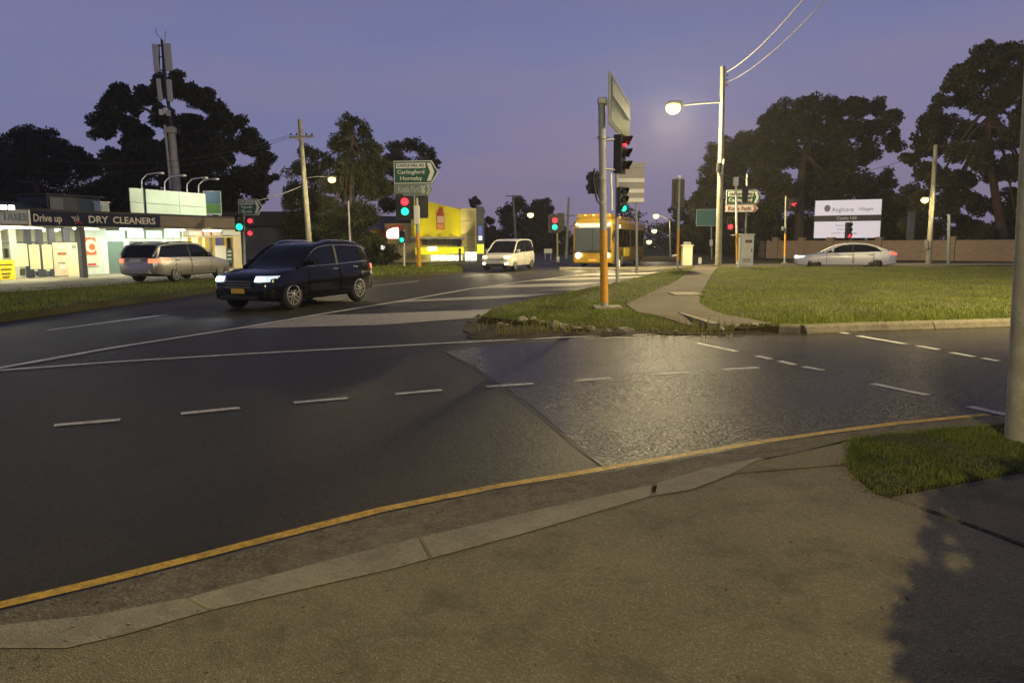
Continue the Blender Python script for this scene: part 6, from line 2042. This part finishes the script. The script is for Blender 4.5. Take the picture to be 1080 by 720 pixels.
# pylon sign
py_ = thing('pylon_sign', 'dark narrow pylon sign with blue and yellow panels at the end of the cream wall', 'sign', D(507, 277, 64), 0)
py_.location.z = 0
zt_ = D(507, 218, 64).z
MB().bevbox((0, 0, zt_ / 2), (.66, .3, zt_), .02).build('case', mat('pylon_grey', (.10, .11, .14), .5), py_)
MB().bevbox((0, -.17, D(507, 243, 64).z), (.32, .03, .75), .01).build('panel', glow('pylon_blue', (.12, .16, .55), .6), py_)
MB().bevbox((0, -.17, D(507, 251, 64).z), (.30, .03, .36), .01).build('panel', glow('pylon_white', (.9, .95, 1), 1.2), py_)
MB().bevbox((0, -.17, D(507, 262.5, 64).z), (.58, .03, .80), .01).build('panel', glow('pylon_yellow', (.85, .9, .06), 1.0), py_)
# white globe lamp by the shrub
gl = thing('globe_lamp', 'small white globe on a dark stem in the shrub left of the median', 'lamp', D(404, 279, 46.5), 0)
gl.location.z = .1
zg = D(404, 261, 46.5).z - .1
bmz = MB().lathe([(.02, -.15), (.12, -.10), (.17, 0), (.12, .10), (.02, .15)], 'Z', 14, (0, 0, zg)).build('globe', glow('globe_glow', (.9, .95, .95), .7), gl, smooth=80)
MB().tube([(0, 0, 0), (0, 0, zg - .14)], .03, 7).build('stem', M_BLACK, gl)
# little white board and kerb posts left of the bus
ss = thing('sign_board', 'low white board on two legs between the people mover and the bus', 'sign', D(578, 277, 66), 0)
ss.location.z = .06
zz = D(578, 265.5, 66).z
MB().bevbox((0, 0, zz), (.72, .04, .40), .01).build('plate', mat('white_board', (.75, .75, .66), .5), ss)
for k in (-.25, .25):
    MB().box((k, .03, zz / 2), (.05, .05, zz)).build('leg', M_GALV, ss)
for i, (a, b) in enumerate(((588.5, 276), (652, 281), (738, 277.8))):
    q = thing('marker_post', ('short white marker post at the foot of the far signal left of the bus', 'short white marker post under the front door of the bus', 'short white marker post left of the teal board')[i], 'post', G(a, b + .6, .06), 0)
    MB().bevbox((0, 0, .22), (.22, .16, .42), .04).build('shaft', M_WHITEP, q)
    MB().bevbox((0, 0, .45), (.16, .12, .05), .02).build('cap', M_STEEL, q)

# ================================================================== RIGHT SIDE: BRICK WALL, FENCE, BILLBOARD
def brick_mat():
    m = bpy.data.materials.new('brickwork')
    m.use_nodes = True
    n = m.node_tree
    b = n.nodes['Principled BSDF']
    b.inputs['Roughness'].default_value = .9
    t = n.nodes.new('ShaderNodeTexCoord')
    mpn = n.nodes.new('ShaderNodeMapping')
    mpn.inputs['Rotation'].default_value = (rad(90), 0, 0)
    n.links.new(t.outputs['Object'], mpn.inputs[0])
    br = n.nodes.new('ShaderNodeTexBrick')
    br.inputs['Scale'].default_value = 1.0
    br.inputs['Brick Width'].default_value = .24
    br.inputs['Row Height'].default_value = .086
    br.inputs['Mortar Size'].default_value = .008
    br.inputs['Color1'].default_value = (.38, .27, .17, 1)
    br.inputs['Color2'].default_value = (.29, .19, .12, 1)
    br.inputs['Mortar'].default_value = (.40, .34, .26, 1)
    n.links.new(mpn.outputs[0], br.inputs['Vector'])
    n.links.new(br.outputs['Color'], b.inputs['Base Color'])
    bp = n.nodes.new('ShaderNodeBump')
    bp.inputs['Strength'].default_value = .5
    n.links.new(br.outputs['Fac'], bp.inputs['Height'])
    bp.invert = True
    n.links.new(bp.outputs[0], b.inputs['Normal'])
    return m
M_BRICK = brick_mat()
wa, wb = D(1180, 278, 48.5), D(806, 277.5, 66)
wa.z = wb.z = .05
wall = thing('brick_wall', 'long brown brick wall with square piers along the far footpath at the right', 'wall', wb, math.atan2((wa - wb).y, (wa - wb).x))
WL = (wa - wb).length
piers = []
for px in (818, 845.5, 876, 926.5, 1003.5, 1090):
    v = ray(px, 270)
    d1, d2 = Vector((v.x, v.y)), Vector(((wa - wb).x, (wa - wb).y))
    o2 = Vector((wb.x, wb.y))
    cr_ = d1.x * d2.y - d1.y * d2.x
    t = (o2.y * d1.x - o2.x * d1.y) / -cr_ if False else None
    # intersection of the sight line with the wall line
    s = (d1.y * o2.x - d1.x * o2.y) / (d1.x * d2.y - d1.y * d2.x)
    piers.append(s * WL)
prev = 0.0
for s in piers + [WL]:
    if s - prev > .3:
        MB().box(((prev + s) / 2, 0, .74), (s - prev - .36, .22, 1.48)).build('wall_bay', M_BRICK, wall)
        MB().bevbox(((prev + s) / 2, 0, 1.52), (s - prev - .36, .28, .08), .015).build('coping', mat('brick_coping', (.34, .25, .17), .9, 0, .25, 4), wall)
    prev = s
for s in piers:
    MB().box((s, -.02, .86), (.46, .46, 1.72)).build('pier', M_BRICK, wall)
    MB().bevbox((s, -.02, 1.77), (.58, .58, .11), .02).build('pier_cap', MATS['brick_coping'], wall)
fa_, fb_ = D(806, 277.5, 66.3), D(741, 277, 122)
fa_.z = fb_.z = .06
fence = thing('fence', 'pale paling fence running back towards the teal direction board', 'fence', fa_, math.atan2((fb_ - fa_).y, (fb_ - fa_).x))
FL = (fb_ - fa_).length
pal = MB().bevbox((0, 0, .78), (.30, .03, 1.5), .01).mesh('paling', mat('pale_timber_paling', (.26, .21, .15), .85, 0, .3, 2))
for i in range(int(FL / .46)):
    o = bpy.data.objects.new('paling', pal)
    COL.objects.link(o)
    o.parent = fence
    o.location = (.3 + i * .46, 0, random.uniform(-.02, .03))
for z in (.4, 1.2):
    MB().box((FL / 2, -.05, z), (FL, .05, .09)).build('rail', M_TIMBER, fence)
# white billboard
bw = thing('billboard', 'white retirement village billboard with a dark band behind the brick wall', 'billboard', D(893.5, 231, 63), rad(-24))
bwz = bw.location.z
BWW = 57.5 * 63 / F / math.cos(rad(24)) * 1.0
BH = 39 * 63 / F
M_BB = glow('glowing_billboard_white', (.80, .74, .82), .62)  # light put into the panel as an even glow of its own
BH1 = BH * .40
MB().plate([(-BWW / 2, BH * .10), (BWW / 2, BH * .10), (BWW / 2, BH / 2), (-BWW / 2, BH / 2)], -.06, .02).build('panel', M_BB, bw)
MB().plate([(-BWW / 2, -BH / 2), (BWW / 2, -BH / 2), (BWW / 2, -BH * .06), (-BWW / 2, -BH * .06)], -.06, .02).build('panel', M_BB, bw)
MB().plate([(-BWW / 2 - .03, -BH * .057), (BWW / 2 + .03, -BH * .057), (BWW / 2 + .03, BH * .097), (-BWW / 2 - .03, BH * .097)], -.075, .02).build('band', mat('charcoal_band', (.035, .035, .042), .5), bw)
M_BT = mat('grey_print', (.20, .19, .20), .5)
text('Anglicare', .50, M_BT, bw, (-.38, -.075, BH * .245), width=BWW * .33)
text('Villages', .40, M_BT, bw, (BWW * .27, -.075, BH * .255), width=BWW * .22)
text('Castle Hill', .34, mat('band_print', (.7, .7, .7), .5), bw, (-.05, -.085, BH * .02), width=BWW * .30, bold=.006)
text('Retirement', .20, M_BT, bw, (-.35, -.07, -BH * .17), width=BWW * .20)
text('living', .20, M_BT, bw, (-.35, -.07, -BH * .27), width=BWW * .14)
text('now selling', .2, M_BT, bw, (-.2, -.07, -BH * .37), width=BWW * .38)
em = MB()
for k in range(8):
    a = k * PI / 4
    em.lathe([(.10, -.004), (.10, .004)], 'Y', 10, (-BWW * .31 + math.cos(a) * .16, -.068 - .001 * k, BH * .29 + math.sin(a) * .20))
em.lathe([(.12, -.004), (.12, .004)], 'Y', 12, (-BWW * .31, -.08, BH * .29))
em.build('emblem', mat('emblem_grey', (.30, .31, .32), .5), bw)
for x in (-BWW * .3, BWW * .3):
    MB().box((x, .10, -BH / 2 - .6 + .9), (.14, .14, BH + 1.4)).build('post', M_STEEL, bw)
pr = thing('gate_pillar', 'pale upright pillar between the white billboard and the yellow lit pole', 'pillar', D(959, 262, 58), 0)
pr.location.z = 0
MB().bevbox((0, 0, 1.85), (.42, .4, 3.7), .03).build('shaft', mat('grey_pillar', (.10, .11, .12), .7, 0, .2, 2), pr)
MB().bevbox((0, 0, 3.74), (.52, .5, .1), .02).build('cap', mat('grey_pillar', (.10, .11, .12)), pr)

# ================================================================== AIR
# thin volume added to give the lamps a glow; also softens what lies far off
hz_m = bpy.data.materials.new('added_glow_haze')
hz_m.use_nodes = True
n_ = hz_m.node_tree
n_.nodes.remove(n_.nodes['Principled BSDF'])
pv = n_.nodes.new('ShaderNodeVolumePrincipled')
pv.inputs['Color'].default_value = (.9, .9, .92, 1)
pv.inputs['Density'].default_value = 0.0006
pv.inputs['Anisotropy'].default_value = 0.45
n_.links.new(pv.outputs[0], n_.nodes['Material Output'].inputs['Volume'])
hzo = MB().box((0, 195, 14), (640, 530, 31)).build('added_haze', hz_m)
hzo['kind'] = 'stuff'

# groups of repeated things
GROUPS = {'traffic_signal': 'traffic signals round the junction', 'power_pole': 'timber power poles along the roads', 'gum_tree': 'gum trees on the skyline', 'direction_sign': 'arrow direction signs',
          'marker_post': 'short white marker posts', 'floodlight': 'floodlights over the corner fascia', 'hedge_tree': 'dark hedges behind the brick wall'}
for o in bpy.data.objects:
    st_ = o.name.split('.')[0]
    if o.parent is None and st_ in GROUPS and 'group' not in o:
        o['group'] = GROUPS[st_]
